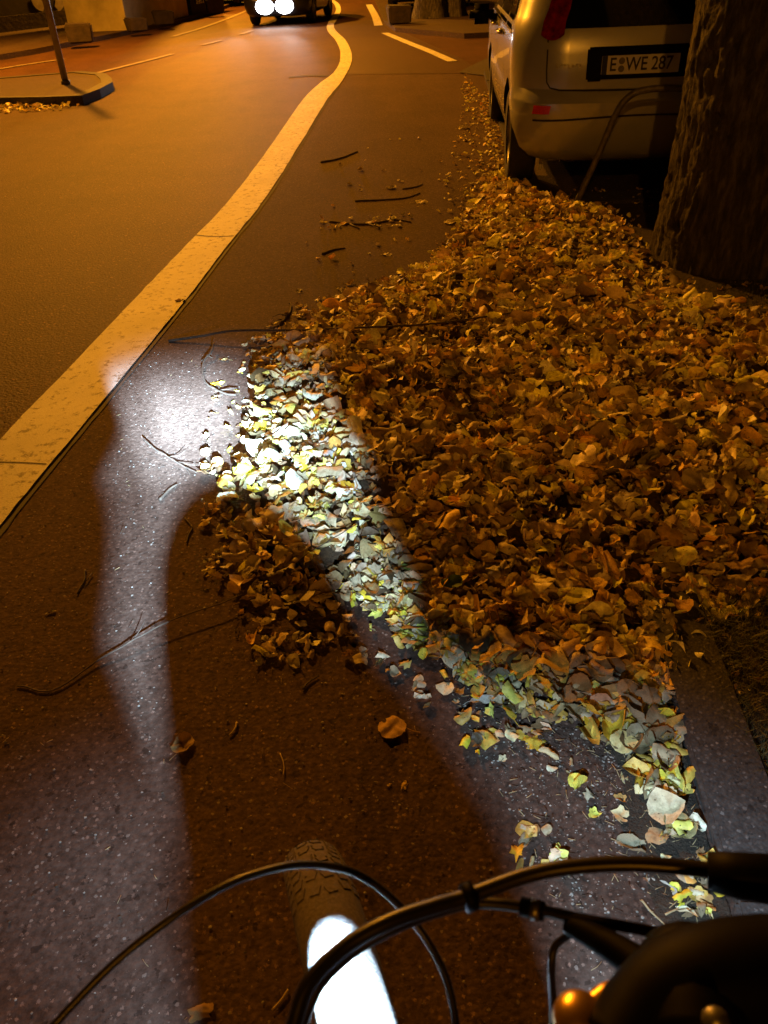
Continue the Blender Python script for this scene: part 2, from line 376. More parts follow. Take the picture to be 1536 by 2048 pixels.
# far-left pavement
bm = bmesh.new(); kp = [G(*q) for q in [(-500, 215), (-200, 158), (0, 121), (75, 108), (150, 92), (225, 77), (300, 60), (370, 44), (470, 10)]]
kp = [Vector((v.x, v.y, 0)) for v in kp] + [Vector((-5.2, 50, 0)), Vector((-9, 80, 0))]
KP = smooth_path(kp, 4)
f = bm.faces.new([bm.verts.new((v.x, v.y, 0.1)) for v in KP] + [bm.verts.new((-30, 80, 0.1)), bm.verts.new((-30, KP[0].y, 0.1))]); r_ = bmesh.ops.extrude_face_region(bm, geom=[f])
bmesh.ops.translate(bm, vec=(0, 0, -0.12), verts=[v for v in r_['geom'] if isinstance(v, bmesh.types.BMVert)])
tag(from_bm('pavement_left', bm, M['pave'], None, False), kind='structure')

# ------------------------------------------------------------------ traffic island with post
isl = [G(*q) for q in [(-260, 232), (-120, 224), (0, 214), (90, 213), (168, 210), (203, 196), (229, 181)]]
isl = [Vector((v.x, v.y, 0)) for v in isl] + [Vector((-3.6, 13.15, 0)), Vector((-3.85, 13.8, 0)), Vector((-4.35, 14.3, 0)), Vector((-6.0, 13.9, 0)), Vector((-9, 12.6, 0))]
cen = Vector((-5.6, 12.9, 0))
bm = bmesh.new(); n_ = len(isl)
o1 = [bm.verts.new((v.x, v.y, -0.02)) for v in isl]; o2 = [bm.verts.new((v.x, v.y, 0.11)) for v in isl]
inn = [v + (cen - v).normalized() * 0.16 for v in isl]; o3 = [bm.verts.new((v.x, v.y, 0.11)) for v in inn]; o4 = [bm.verts.new((v.x, v.y, 0.09)) for v in inn]
for a, b_ in ((o1, o2), (o2, o3), (o3, o4)):
    for k in range(n_): bm.faces.new((a[k], a[(k + 1) % n_], b_[(k + 1) % n_], b_[k]))
tag(from_bm('island_kerb', bm, M['kerb'], None, False), kind='structure')
polysheet('island_paving', [(v.x, v.y) for v in inn], 0.10, M['pave'])
pp = G(132, 168, 0.1)
post = empty('sign_post', (pp.x, pp.y, 0.1)); tag(post, 'thin grey metal sign post standing on the kerbed traffic island', 'post')
bm = bmesh.new(); tube(bm, [(0, 0, 0), (0, 0, 1.2), (-0.01, 0, 2.9)], 0.045, 16); from_bm('pole', bm, M['galv'], post)
bm = bmesh.new(); tube(bm, [(0, 0, 0.0), (0, 0, 0.05)], 0.062, 16); from_bm('base_collar', bm, M['darksteel'], post)
bm = bmesh.new(); tube(bm, [(-0.01, 0, 2.9), (-0.01, 0, 2.93)], 0.048, 16); from_bm('cap', bm, M['black'], post)

# ------------------------------------------------------------------ street lamps
def street_lamp(x, y, h, power, side, label):
    t = empty('street_lamp', (x, y, 0)); tag(t, label, 'street lamp', 'street lamps along the left pavement')
    bm = bmesh.new(); tube(bm, [(0, 0, 0), (0, 0, 1.2), (0, 0, h)], [0.1, 0.085, 0.055], 14); from_bm('pole', bm, M['galv'], t)
    tube_obj('arm', [(0, 0, h - 0.02), (side * 0.5, 0, h + 0.25), (side * 1.6, 0, h + 0.35)], 0.035, M['galv'], t)
    bm = bmesh.new(); box(bm, (side * 1.9, 0, h + 0.36), (0.75, 0.26, 0.12), 0, 0.03); hd = from_bm('lamp_head', bm, M['darksteel'], t)
    bm = bmesh.new(); box(bm, (side * 1.95, 0, h + 0.29), (0.5, 0.2, 0.03), 0, 0.008); from_bm('lens', bm, M['sodium'], t)
    ld = bpy.data.lights.new('sodium_light', 'SPOT'); ld.energy = power; ld.color = SODIUM; ld.shadow_soft_size = 0.16
    ld.spot_size = rad(160); ld.spot_blend = 0.6
    lo = bpy.data.objects.new('sodium_light', ld); COL.objects.link(lo); lo.parent = t; lo.location = (side * 1.95, 0, h + 0.2); lo.rotation_euler = (rad(-22) if y > 0 else rad(15), rad(-12) * side, 0)
for (x, y, h, p), lab in zip(LAMP_SPECS, ['sodium street lamp opposite the traffic island', 'sodium street lamp behind the cyclist on the left', 'sodium street lamp beside the far left shop glass', 'sodium street lamp farthest along the curving road']):
    street_lamp(x, y, h, p, 1, lab)

# ------------------------------------------------------------------ far left: buildings, blocks, glass
def wallbox(name, a, b_, depth, h, mat, parent, z0=0.1):
    a = Vector(a); b_ = Vector(b_); d = b_ - a; n2 = Vector((-d.y, d.x)).normalized() * depth
    if n2.x > 0: n2 = -n2
    bm = bmesh.new(); vs_ = [bm.verts.new((p.x, p.y, z0)) for p in (a, b_, b_ + n2, a + n2)]; f = bm.faces.new(vs_)
    r_ = bmesh.ops.extrude_face_region(bm, geom=[f]); bmesh.ops.translate(bm, vec=(0, 0, h), verts=[v for v in r_['geom'] if isinstance(v, bmesh.types.BMVert)])
    return from_bm(name, bm, mat, parent, False)
b1 = empty('dark_building', (0, 0, 0)); tag(b1, 'dark building front with pale painted curves on its wall at far left', 'building')
wallbox('wall', (-13.5, 17.5), (-7.6, 28.2), 5, 7, M['wall_dark'], b1)
wallbox('plinth', (-13.45, 17.45), (-7.55, 28.15), 0.3, 0.35, M['stone'], b1, 0.1)
dv = (Vector((-7.6, 28.2, 0)) - Vector((-13.5, 17.5, 0))).normalized(); nv = Vector((dv.y, -dv.x, 0))
def on_wall(px, py):                                   # point on that facade
    d = ray(px, py); o = Vector((0, 0, CAMH)); w0 = Vector((-7.6, 28.2, 0)) + nv * 0.02
    t = (w0 - o).dot(nv) / d.dot(nv); return o + d * t
def arc_shape(pix, w, parent, name, mat):
    P = smooth_path([on_wall(*p) for p in pix], 6); bm = bmesh.new(); prev = None
    for i, p in enumerate(P):
        t = (P[min(i + 1, len(P) - 1)] - P[max(i - 1, 0)]).normalized(); s = t.cross(nv).normalized() * w / 2 * (0.6 + 0.4 * math.sin(PI * i / (len(P) - 1)))
        q = [bm.verts.new(p - s), bm.verts.new(p + s)]
        if prev: bm.faces.new((prev[0], prev[1], q[1], q[0]))
        prev = q
    return from_bm(name, bm, mat, parent, False)
arc_shape([(66, -14), (74, 4), (88, 16)], 0.32, b1, 'painted_curve', M['graffiti'])
arc_shape([(118, -14), (120, 2), (114, 18)], 0.3, b1, 'painted_curve', M['graffiti'])
arc_shape([(188, -12), (184, 12), (192, 32), (204, 50)], 0.42, b1, 'painted_curve', M['graffiti'])
arc_shape([(154, -12), (156, 20), (161, 52)], 0.09, b1, 'downpipe', M['galv'])
b2 = empty('cream_building', (0, 0, 0)); tag(b2, 'cream plastered house corner lit yellow behind a low block', 'building')
wallbox('wall', (-6.55, 28.4), (-5.05, 28.2), 5, 7, M['wall_cream'], b2)
wallbox('plinth', (-6.4, 28.35), (-5.08, 28.12), 0.1, 0.25, M['stone'], b2)
gp = empty('glass_display', (0, 0, 0)); tag(gp, 'dark framed glass display with pale streaks beside the cream wall', 'display case')
gb = Vector((-4.98, 28.4)); ge = Vector((-4.55, 31.6))
wallbox('frame', gb, ge, 0.4, 2.5, M['black'], gp)
dd = (ge - gb).normalized(); nn = Vector((dd.y, -dd.x)) * 0.02
bm = bmesh.new(); a = gb + dd * 0.5 + nn; b_ = ge - dd * 0.2 + nn
bm.faces.new([bm.verts.new(q) for q in ((a.x, a.y, 0.35), (b_.x, b_.y, 0.35), (b_.x, b_.y, 2.4), (a.x, a.y, 2.4))]); from_bm('pane', bm, M['streak'], gp, False)
def block(px, py, w, d, h, z0, label, rz=0.35):
    g_ = G(px, py, z0); t = empty('stone_block', (g_.x, g_.y + d / 2, z0), rz); bm = bmesh.new(); box(bm, (0, 0, h / 2), (w, d, h), 0, 0.03)
    for v in bm.verts: v.co += Vector((noise.noise(v.co * 4) * 0.05, noise.noise(v.co * 4 + Vector((9, 0, 0))) * 0.05, noise.noise(v.co * 3 + Vector((0, 9, 0))) * 0.03 if v.co.z > 0.1 else 0))
    o = from_bm('stone_block', bm, M['stone'], None, False); o.location = t.location; o.rotation_euler = t.rotation_euler
    bpy.data.objects.remove(t); return tag(o, label, 'stone block', 'stone blocks guarding the pavements')
block(159, 87, 0.52, 0.4, 0.36, 0.1, 'dark square stone block nearest the sign post', 0.2)
block(272, 64, 0.46, 0.4, 0.28, 0.1, 'rough brown stone block between the dark block and the cream wall', 0.5)
block(327, 51, 0.5, 0.4, 0.32, 0.1, 'reddish dark stone block in front of the cream wall', 0.3)
block(430, 27, 0.5, 0.4, 0.4, 0.1, 'dark stone block just past the streaked glass display', 0.3)
block(800, 49, 0.5, 0.4, 0.36, 0.09, 'brown stone block on the right hand pavement by the parked dark car', 0.1)
# right background building, behind the side street
b3 = empty('brick_building', (0, 0, 0)); tag(b3, 'unlit building at the back of the right pavement', 'building')
bm = bmesh.new(); box(bm, (10.4, 40, 3.6), (14, 1.0, 7.2)); from_bm('wall', bm, M['wall_dark'], b3, False)
bm = bmesh.new(); box(bm, (10.4, 39.46, 0.3), (14, 0.07, 0.42)); from_bm('plinth', bm, M['stone'], b3, False)

# ------------------------------------------------------------------ cars
CL = 4.1
ZP = [0.20, 0.24, 0.30, 0.42, 0.52, 0.585, 0.60, 0.625, 0.66, 0.75, 0.90, 1.00, 1.05, 1.20, 1.35, 1.46, 1.52, 1.545]
WP = [0.72, 0.775, 0.81, 0.838, 0.845, 0.845, 0.842, 0.84, 0.84, 0.845, 0.842, 0.825, 0.80, 0.755, 0.705, 0.655, 0.59, 0.45]
RP = [0.20, 0.12, 0.06, 0.015, 0.0, 0.0, 0.01, 0.03, 0.065, 0.066, 0.09, 0.125, 0.15, 0.24, 0.35, 0.46, 0.56, 0.75]
FP = [0.2, 0.1, 0.04, 0.0, 0.0, 0.01, 0.02, 0.03, 0.05, 0.10, 0.42, 0.95, 1.05, 1.32, 1.58, 1.85, 2.1, 2.4]
def prof(z): return (np.interp(z, ZP, WP), np.interp(z, ZP, RP), np.interp(z, ZP, FP))
RC = 0.33
def rear_pt(t, z, off=0.0):                     # t: distance along the outline from the rear centre (negative = left)
    w, r, f = prof(z); s = -1 if t < 0 else 1; a = abs(t); c = w - RC; q = RC * PI / 2
    if a < c: x, y, nx, ny = a, r, 0, -1
    elif a < c + q:
        th = (a - c) / RC; x, y, nx, ny = c + RC * math.sin(th), r + RC - RC * math.cos(th), math.sin(th), -math.cos(th)
    else: x, y, nx, ny = w, r + RC + (a - c - q), 1, 0
    y += 0.05 * (min(x, c + 0.1) / 0.8) ** 2
    return Vector((s * (x + nx * off), y + ny * off, z))
def patch(name, rows, cols, fn, mat, parent, thick=None):
    vs_ = [fn(i / (rows - 1), j / (cols - 1)) for i in range(rows) for j in range(cols)]
    fs = [(i * cols + j, i * cols + j + 1, (i + 1) * cols + j + 1, (i + 1) * cols + j) for i in range(rows - 1) for j in range(cols - 1)]
    return from_py(name, vs_, fs, mat, parent)
def make_car(name, label, paint, detailed=False, lit=False, group=None):
    t = empty(name); tag(t, label, 'car', group)
    zs = [0.2]
    for a, b_ in zip(ZP, ZP[1:]):
        k = max(1, int((b_ - a) / 0.05)); zs += [a + (b_ - a) * (i + 1) / k for i in range(k)]
    bm = bmesh.new(); rings = []
    for z in zs:
        w, r, f = prof(z); ring = []
        tmax = w - RC + RC * PI / 2
        ts = [0, .15, .3, .42, .5] + [w - RC + RC * PI / 2 * k / 7 for k in range(8)] + [tmax + d for d in np.linspace(0.15, CL - f - r - 1.0, 16)]
        L_ = [rear_pt(-q if q else -1e-6, z) for q in ts]
        yf = CL - f; rf = 0.35
        for k in range(1, 8):
            th = PI / 2 * k / 7; L_.append(Vector((-(w - rf) - rf * math.cos(th), yf - rf + rf * math.sin(th) - 0.0, z)))
        R_ = [Vector((-v.x, v.y, v.z)) for v in L_[1:]][::-1]
        ring = [bm.verts.new(v) for v in L_ + R_]; rings.append(ring)
    m_ = len(rings[0])
    for a, b_ in zip(rings, rings[1:]):
        for k in range(m_): bm.faces.new((a[k], a[(k + 1) % m_], b_[(k + 1) % m_], b_[k]))
    bm.faces.new(rings[0][::-1]); bm.faces.new(rings[-1])
    body = from_bm('body', bm, paint, t)
    # wheel arches cut from the body
    cut = bmesh.new()
    for yw in (0.63, 3.2):
        for s in (-1, 1):
            lathe_m = Matrix.Translation((s * 0.73, yw, 0.31)); rr = lathe(cut, [(0.365, -0.15), (0.365, 0.25)], lathe_m, 40)
            cut.faces.new(rr[0][::-1]); cut.faces.new(rr[1])
    co = from_bm('cutter', cut, M['black'], None)
    body.data.materials.append(M['black'])
    md = body.modifiers.new('b', 'BOOLEAN'); md.object = co; md.operation = 'DIFFERENCE'; md.solver = 'EXACT'
    dg = bpy.context.evaluated_depsgraph_get(); me2 = bpy.data.meshes.new_from_object(body.evaluated_get(dg)); body.modifiers.clear()
    body.data = me2; bpy.data.objects.remove(co)
    body.data.polygons.foreach_set('use_smooth', [True] * len(body.data.polygons))
    try: body.data.set_sharp_from_angle(angle=rad(28))
    except Exception: pass
    for yw in (0.63, 3.2):
        for s in (-1, 1):
            mt = Matrix.Translation((s * 0.735, yw, 0.305))
            wb = bmesh.new(); lathe(wb, [(0.2, -0.09), (0.27, -0.095), (0.295, -0.085), (0.305, -0.06), (0.305, 0.06), (0.295, 0.085), (0.27, 0.095), (0.2, 0.09), (0.2, -0.09)], mt, 36)
            wh = from_bm('wheel', wb, M['rubber'], t)
            rb = bmesh.new(); rr = lathe(rb, [(0.2, s * 0.08), (0.185, s * 0.07), (0.17, s * 0.03), (0.05, s * 0.06), (0.001, s * 0.065)], mt, 30); from_bm('rim', rb, M['steel'], wh)
    c0 = lambda z: prof(z)[0] - RC
    # windows
    patch('rear_window', 9, 13, lambda i, j: rear_pt((j - 0.5) * 2 * (c0(1.05 + .37 * i) + 0.10 - 0.02 * i), 0.99 + 0.455 * i, 0.004), M['glass'], t)
    for s in (-1, 1):
        def sw(y0, y1, nm):
            def fn(i, j):
                z = 0.965 + 0.44 * i; w, r, f = prof(z); y = y0 + (y1 - y0) * j - (0.0)
                y = min(max(y, r + RC + 0.12 + 0.12 * i), CL - f - 0.42); return Vector((s * (w + 0.004), y, z))
            return patch(nm, 7, 7, fn, M['glass'], t)
        sw(0.45, 1.1, 'side_window'); sw(1.16, 1.95, 'side_window'); sw(2.02, 3.0, 'side_window')
        for y0 in (1.13, 1.985, 3.0):
            patch('door_gap', 9, 2, lambda i, j: Vector((s * (prof(0.42 + .6 * i)[0] + 0.002), y0 + 0.008 * j, 0.42 + 0.6 * i)), M['seam'], t)
        patch('window_trim', 2, 8, lambda i, j: Vector((s * (prof(0.955)[0] + 0.006), 0.5 + 2.5 * j, 0.945 + 0.018 * i)), M['chrome'], t)
        for y0 in (1.25, 2.12):
            hb = bmesh.new(); tube(hb, smooth_path([(s * 0.845, y0, 0.90), (s * 0.878, y0 + 0.04, 0.9), (s * 0.878, y0 + 0.15, 0.905), (s * 0.845, y0 + 0.19, 0.905)], 4), 0.013, 8)
            from_bm('door_handle', hb, M['chrome'], t)
        mb = bmesh.new(); box(mb, (s * 0.965, 2.4, 0.955), (0.21, 0.12, 0.15), 0, 0.045); box(mb, (s * 0.85, 2.42, 0.93), (0.1, 0.06, 0.05), 0, 0.01)
        from_bm('wing_mirror', mb, M['black'], t)
        # tail light wraps the corner
        patch('tail_light', 9, 7, lambda i, j: rear_pt(s * (c0(0.93 + .5 * i) + 0.03 + 0.02 * i + (0.145 - 0.05 * i) * j), 0.93 + 0.56 * i + 0.03 * (1 - i) * (j - .5) ** 2 * 4, 0.008), M['lens_red'], t)
        patch('reflector', 3, 5, lambda i, j: rear_pt(s * (0.60 + 0.115 * j + 0.01 * (1 - i)), 0.525 + 0.05 * i, 0.005), M['reflector'], t)
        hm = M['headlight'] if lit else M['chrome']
        def hl(i, j):
            z = 0.60 + 0.2 * i; w, r, f = prof(z); return Vector((s * (w - 0.42 + 0.3 * j), CL - f + 0.01 - 0.1 * j * j * j, z))
        patch('headlight', 5, 6, hl, hm, t)
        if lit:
            fg = bmesh.new(); bmesh.ops.create_uvsphere(fg, u_segments=24, v_segments=14, radius=1, matrix=Matrix.Translation((s * 0.25, CL + 0.0, 0.43)) @ Matrix.Diagonal((0.23, 0.05, 0.17, 1))); from_bm('glare_blob', fg, hm, t)  # oversized glowing ellipsoids added to imitate the headlight glare
    patch('windscreen', 7, 9, lambda i, j: Vector(((j - .5) * 2 * (prof(1.06 + .36 * i)[0] - 0.14), CL - prof(1.06 + .36 * i)[2] + 0.012 - 0.0 * j, 1.06 + 0.36 * i)), M['glass'], t)
    # tailgate seam
    def ribbon(name, pts, w, mat, off=0.0025, par=t):
        P = [rear_pt(a, z, off) for a, z in pts]; Q = []
        for i, (a, z) in enumerate(pts):
            a0, z0 = pts[max(i - 1, 0)]; a1, z1 = pts[min(i + 1, len(pts) - 1)]; d = Vector((a1 - a0, z1 - z0)).normalized()
            Q.append(rear_pt(a - d.y * w, z + d.x * w, off))
        vs_ = P + Q; n2 = len(P); return from_py(name, vs_, [(i, i + 1, n2 + i + 1, n2 + i) for i in range(n2 - 1)], mat, par)
    pts = []
    for a, z in [(-0.63, 1.02), (-0.64, .95), (-0.64, .85), (-0.64, .76), (-0.635, .7), (-0.61, .665), (-0.55, .652)] + [(-0.4, .648), (-0.2, .646), (0, .645), (0.2, .646), (0.4, .648)] + [(0.55, .652), (0.61, .665), (0.635, .7), (0.64, .76), (0.64, .85), (0.64, .95), (0.63, 1.02)]: pts.append((a, z))
    ribbon('tailgate_gap', pts, 0.009, M['seam'])
    ribbon('bumper_groove', [(-0.72 + 1.44 * k / 20, 0.492 + 0.012 * math.cos(PI * (k / 10 - 1))) for k in range(21)], 0.012, M['seam'])
    if detailed:
        rb = bmesh.new(); box(rb, (-0.03, 0.078, 0.795), (0.72, 0.035, 0.19), 0, 0.012); rc = from_bm('plate_recess', rb, M['black'], t, False)
        pb = bmesh.new(); box(pb, (-0.065, 0.055, 0.79), (0.475, 0.008, 0.104), 0, 0.002); pl = from_bm('number_plate', pb, M['plate'], t, False)
        eb = bmesh.new(); box(eb, (-0.285, 0.0525, 0.79), (0.032, 0.008, 0.104), 0, 0.001); from_bm('blue_band', eb, M['euband'], pl, False)
        def text(s_, x, z, size, sx=0.84):
            cu = bpy.data.curves.new('txt', 'FONT'); cu.body = s_; cu.size = size; cu.extrude = 0.0012; cu.offset = 0.0012; cu.align_y = 'CENTER'
            to = bpy.data.objects.new('txt', cu); COL.objects.link(to); dg2 = bpy.context.evaluated_depsgraph_get()
            me = bpy.data.meshes.new_from_object(to.evaluated_get(dg2)); bpy.data.objects.remove(to)
            for v in me.vertices: v.co = Vector((x + v.co.x * sx, 0.0495 - v.co.z, z + v.co.y))
            return me
        for s_, x in (('E', -0.256), ('WE', -0.157), ('287', 0.0)):
            o = link('plate_lettering', text(s_, x, 0.79, 0.104), M['ink'], pl, False)
        for z in (0.812, 0.768):
            sb = bmesh.new(); lathe(sb, [(0.001, 0), (0.019, 0), (0.019, 0.003)], Matrix.Translation((-0.181, 0.0505, z)) @ Matrix.Rotation(PI / 2, 4, 'Z'), 20); from_bm('plate_seal', sb, M['darksteel'], pl, False)
        # small worn chrome badge left of the plate, unreadable strokes
        bb = bmesh.new(); rr = random.Random(3)
        for k in range(7):
            x = -0.575 + k * 0.024
            y = rear_pt(x, 0.79, 0.003).y
            box(bb, (x, y, 0.79), (0.005, 0.006, 0.024)); box(bb, (x + 0.007, y, 0.79 + rr.choice((-0.009, 0, 0.009))), (0.013, 0.005, 0.005))
        from_bm('badge', bb, M['steel'], t, False)
        wv = bmesh.new(); box(wv, (0.47, 0.075, 0.79), (0.012, 0.02, 0.15), 0, 0.003); 
        from_bm('tailgate_trim', wv, M['steel'], t, False)
        ex = bmesh.new(); tube(ex, [(0.42, 0.06, 0.25), (0.42, 0.3, 0.27)], 0.026, 14); from_bm('exhaust_pipe', ex, M['steel'], t)
        ax = bmesh.new(); tube(ax, [(-0.66, 0.63, 0.28), (0.66, 0.63, 0.28)], 0.04, 10); from_bm('axle', ax, M['black'], t)
        fl = bmesh.new(); box(fl, (-0.60, 0.42, 0.16), (0.025, 0.015, 0.1), 0, 0.004); from_bm('mud_flap', fl, M['plate'], t, False)
    if lit:
        for s in (-1, 1):
            ld = bpy.data.lights.new('headlight_beam', 'SPOT'); ld.energy = 220; ld.color = (0.95, 0.96, 1.0); ld.spot_size = rad(34); ld.spot_blend = 0.7; ld.shadow_soft_size = 0.09
            lo = bpy.data.objects.new('headlight_beam', ld); COL.objects.link(lo); lo.parent = t; lo.location = (s * 0.6, CL + 0.12, 0.7); lo.rotation_euler = (rad(89), 0, 0)
    return t
car = make_car('parked_car', 'champagne silver hatchback parked behind the tree, seen from its left rear corner', M['silver_paint'], True)
car.location = (1.80, 5.56, 0.012); car.rotation_euler = (0, 0, rad(-5.3))
c2 = make_car('parked_car', 'dark car parked nose out at the right edge of the far cycle lane', M['dark_paint'])
c2.location = (1.62, 25.0, 0.09); c2.rotation_euler = (0, 0, rad(-4))
c3 = make_car('parked_car', 'dark car parked by the far left kerb beyond the streaked glass', M['dark_paint'])
c3.location = (-5.15, 34.0, 0.1); c3.rotation_euler = (0, 0, rad(-4))
M['white_paint'] = plain('white_car_paint', (0.7, 0.7, 0.7), 0.3, 0.0, var=0.05)
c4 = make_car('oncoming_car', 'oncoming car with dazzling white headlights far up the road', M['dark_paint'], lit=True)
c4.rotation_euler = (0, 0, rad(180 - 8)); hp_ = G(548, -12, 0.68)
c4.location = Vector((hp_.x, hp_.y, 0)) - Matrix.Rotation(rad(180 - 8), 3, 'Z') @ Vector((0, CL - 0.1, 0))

# ------------------------------------------------------------------ trees
def ridged_trunk(name, base, path, radii, parent, seg=220, rings_n=260, amp=0.022, burls=(), flare=0.35):
    P = smooth_path(path, 12); n_ = len(P)
    ts = np.linspace(0, n_ - 1, rings_n); vs_ = []
    for q in ts:
        i = min(int(q), n_ - 2); f = q - i; c = P[i].lerp(P[i + 1], f); r = float(np.interp(q / (n_ - 1), np.linspace(0, 1, len(radii)), radii)); z = c.z
        for k in range(seg):
            a = 2 * PI * k / seg; ca, sa = math.cos(a), math.sin(a)
            fl = flare * math.exp(-max(z, 0) / 0.22) * (0.55 + 0.45 * math.sin(a * 5 + 1.3))
            d = noise.ridged_multi_fractal(Vector((ca * 12, sa * 12, z * 3.6)), 0.8, 2.2, 5, 0.9, 2.0) * amp
            d += noise.noise(Vector((ca * 1.4, sa * 1.4, z * 1.2))) * 0.05 * r
            rr = r * (1 + fl) + d - amp
            for (ba, bz, br, bh) in burls:
                da = math.atan2(math.sin(a - ba), math.cos(a - ba)) * r; dist = math.hypot(da, z - bz)
                rr += bh * math.exp(-(dist / br) ** 2) - (bh * 1.3 * math.exp(-(dist / (br * 0.42)) ** 2) if bh > 0 else 0)
            vs_.append((c.x + ca * rr, c.y + sa * rr, z))
    fs = [(i * seg + k, i * seg + (k + 1) % seg, (i + 1) * seg + (k + 1) % seg, (i + 1) * seg + k) for i in range(rings_n - 1) for k in range(seg)]
    return from_py(name, vs_, fs, M['bark'], parent)
tr = empty('street_tree', (1.985, 4.32, 0)); tag(tr, 'thick ridged street tree trunk at right, hiding the side of the silver car', 'tree')
ridged_trunk('trunk', None, [(0, 0, -0.03), (0.0, 0, 0.8), (0.0, 0.02, 1.7), (0.03, 0.03, 3.6)], [0.415, 0.40, 0.40, 0.395, 0.38, 0.36], tr,
             flare=0.09, amp=0.02, burls=((rad(205), 0.98, 0.11, 0.05), (rad(218), 0.74, 0.07, 0.045), (rad(232), 0.95, 0.12, 0.04), (rad(200), 0.22, 0.09, 0.03)))
for k, (x, y, z) in enumerate(((0.9, 0.5, 5.2), (-0.8, 0.9, 5.4), (0.1, -1.0, 5.6))):
    tube_obj('limb', [(0.05, 0.03, 3.3), (x * 0.4, y * 0.4, 4.1), (x, y, z)], [0.2, 0.14, 0.08], M['bark'], tr, 12)
def far_tree(px, py, r, label):
    g_ = G(px, py, 0.09); t = empty('far_tree', (g_.x, g_.y + r, 0.09)); tag(t, label, 'tree', 'trees on the right pavement')
    ridged_trunk('trunk', None, [(0, 0, -0.02), (0, 0, 1.5), (0.1, 0, 4.5)], [r * 1.25, r, r * 0.85, r * 0.8], t, 40, 40, 0.03, (), 0.3)
    for x, y in ((0.9, 0.2), (-0.8, 0.3)): tube_obj('limb', [(0.1, 0, 4.2), (x * 0.5, y, 5), (x, y, 6)], [r * .6, r * .3, 0.04], M['bark'], t, 8)
far_tree(866, 36, 0.34, 'dark tree trunk on the right pavement beyond the stone block')
far_tree(912, 33, 0.2, 'slimmer dark tree trunk standing just right of the thicker far one')
pth = G(938, 12, 0.09); bm = bmesh.new(); tube(bm, [(0, 0, 0), (0, 0, 2.4)], 0.035, 10)
o = from_bm('thin_post', bm, M['galv'], None); o.location = pth; tag(o, 'thin pale post on the right pavement right of the far trunks', 'post')
# steel hoop guarding the tree pit
hp = empty('steel_hoop', (1.36, 5.36, 0)); tag(hp, 'bent dark steel tube hoop rising from the leaves behind the silver car', 'barrier')
tube_obj('tube', [(0, 0, -0.05), (0.0, 0, 0.06), (0.02, -0.01, 0.13), (0.09, -0.03, 0.33), (0.165, -0.05, 0.56), (0.22, -0.06, 0.655), (0.31, -0.07, 0.70), (0.5, -0.09, 0.705), (0.66, -0.1, 0.66), (0.72, -0.11, 0.5), (0.78, -0.12, -0.05)], 0.0195, M['darksteel'], hp, 14, 8)

# ------------------------------------------------------------------ leaves
def outline(kind, n=14):
    pts = []
    for k in range(n):
        a = 2 * PI * k / n                       # 0 = tip (+x)
        if kind == 'linden': r = 0.5 * (1 - 0.10 * abs(math.sin(a)) + 0.16 * max(0, math.cos(a)) ** 6 - 0.16 * max(0, -math.cos(a)) ** 10) * (1 + 0.03 * math.sin(a * 17))
        elif kind == 'long': r = 0.5 / math.sqrt(math.cos(a) ** 2 + (math.sin(a) / 0.42) ** 2)
        elif kind == 'maple': r = 0.5 * (0.62 + 0.38 * abs(math.cos(2.5 * a)) ** 1.3) * (1 - 0.15 * max(0, -math.cos(a))) * (1 + 0.05 * math.sin(a * 13))
        elif kind == 'oak': 
            env = 0.5 / math.sqrt(math.cos(a) ** 2 + (math.sin(a) / 0.72) ** 2); r = env * (0.42 + 0.58 * abs(math.cos(3.5 * a)) ** 0.9) * (1 + 0.07 * math.sin(a * 21))
        pts.append((r * math.cos(a), r * math.sin(a)))
    return np.array(pts)
def leaf_mesh(kind, n, rings, k1, k2, ax, rnd, fold=0.0):
    o = outline(kind, n); P = [np.zeros((1, 2))]; 
    for q in range(1, rings + 1): P.append(o * (q / rings))
    P = np.vstack(P); x, y = P[:, 0].copy(), P[:, 1].copy()
    z = 0.055 * np.sin(x * 9 + rnd) * np.cos(y * 8 + rnd * 2) + 0.03 * np.sin(x * 17 + rnd * 3 + y * 6) * np.cos(y * 15 - rnd) + fold * np.abs(y)
    x = x * (1 + 0.12 * np.sin(rnd * 5 + 3 * y)); y = y * (1 + 0.2 * np.sin(rnd * 7 + 5 * x))
    c, s = math.cos(ax), math.sin(ax); u = c * x + s * y; v = -s * x + c * y
    if abs(k1) > 1e-3: z = z + (1 - np.cos(k1 * u)) / k1; u = np.sin(k1 * u) / k1 
    if abs(k2) > 1e-3: z = z + (1 - np.cos(k2 * v)) / k2; v = np.sin(k2 * v) / k2
    x = c * u - s * v; y = s * u + c * v
    V = np.stack([x, y, z], 1); F = [(0, 1 + k, 1 + (k + 1) % n) for k in range(n)]
    for q in range(1, rings):
        a = 1 + (q - 1) * n; b_ = a + n
        for k in range(n): F.append((a + k, b_ + k, b_ + (k + 1) % n)); F.append((a + k, b_ + (k + 1) % n, a + (k + 1) % n))
    return V, F
PILE_PX = [(1000, 318), (962, 372), (925, 430), (892, 490), (850, 532), (770, 566), (660, 610), (600, 655), (545, 700), (512, 750), (492, 800), (478, 860), (466, 915), (436, 950), (440, 1000), (474, 1060), (446, 1110),
           (455, 1165), (520, 1215), (600, 1225), (690, 1215), (770, 1232), (800, 1290), (880, 1320), (945, 1375), (1000, 1425), (1090, 1440), (1160, 1475), (1235, 1500), (1290, 1580), (1330, 1650), (1392, 1640), (1368, 1520), (1345, 1450), (1330, 1380), (1345, 1290),
           (1420, 1230), (1560, 1190), (1700, 1100), (1700, 640), (1500, 620), (1380, 575), (1318, 520), (1290, 440), (1180, 420), (1075, 392), (1020, 350)]
PILE = np.array([G(*q)[:2] for q in PILE_PX])
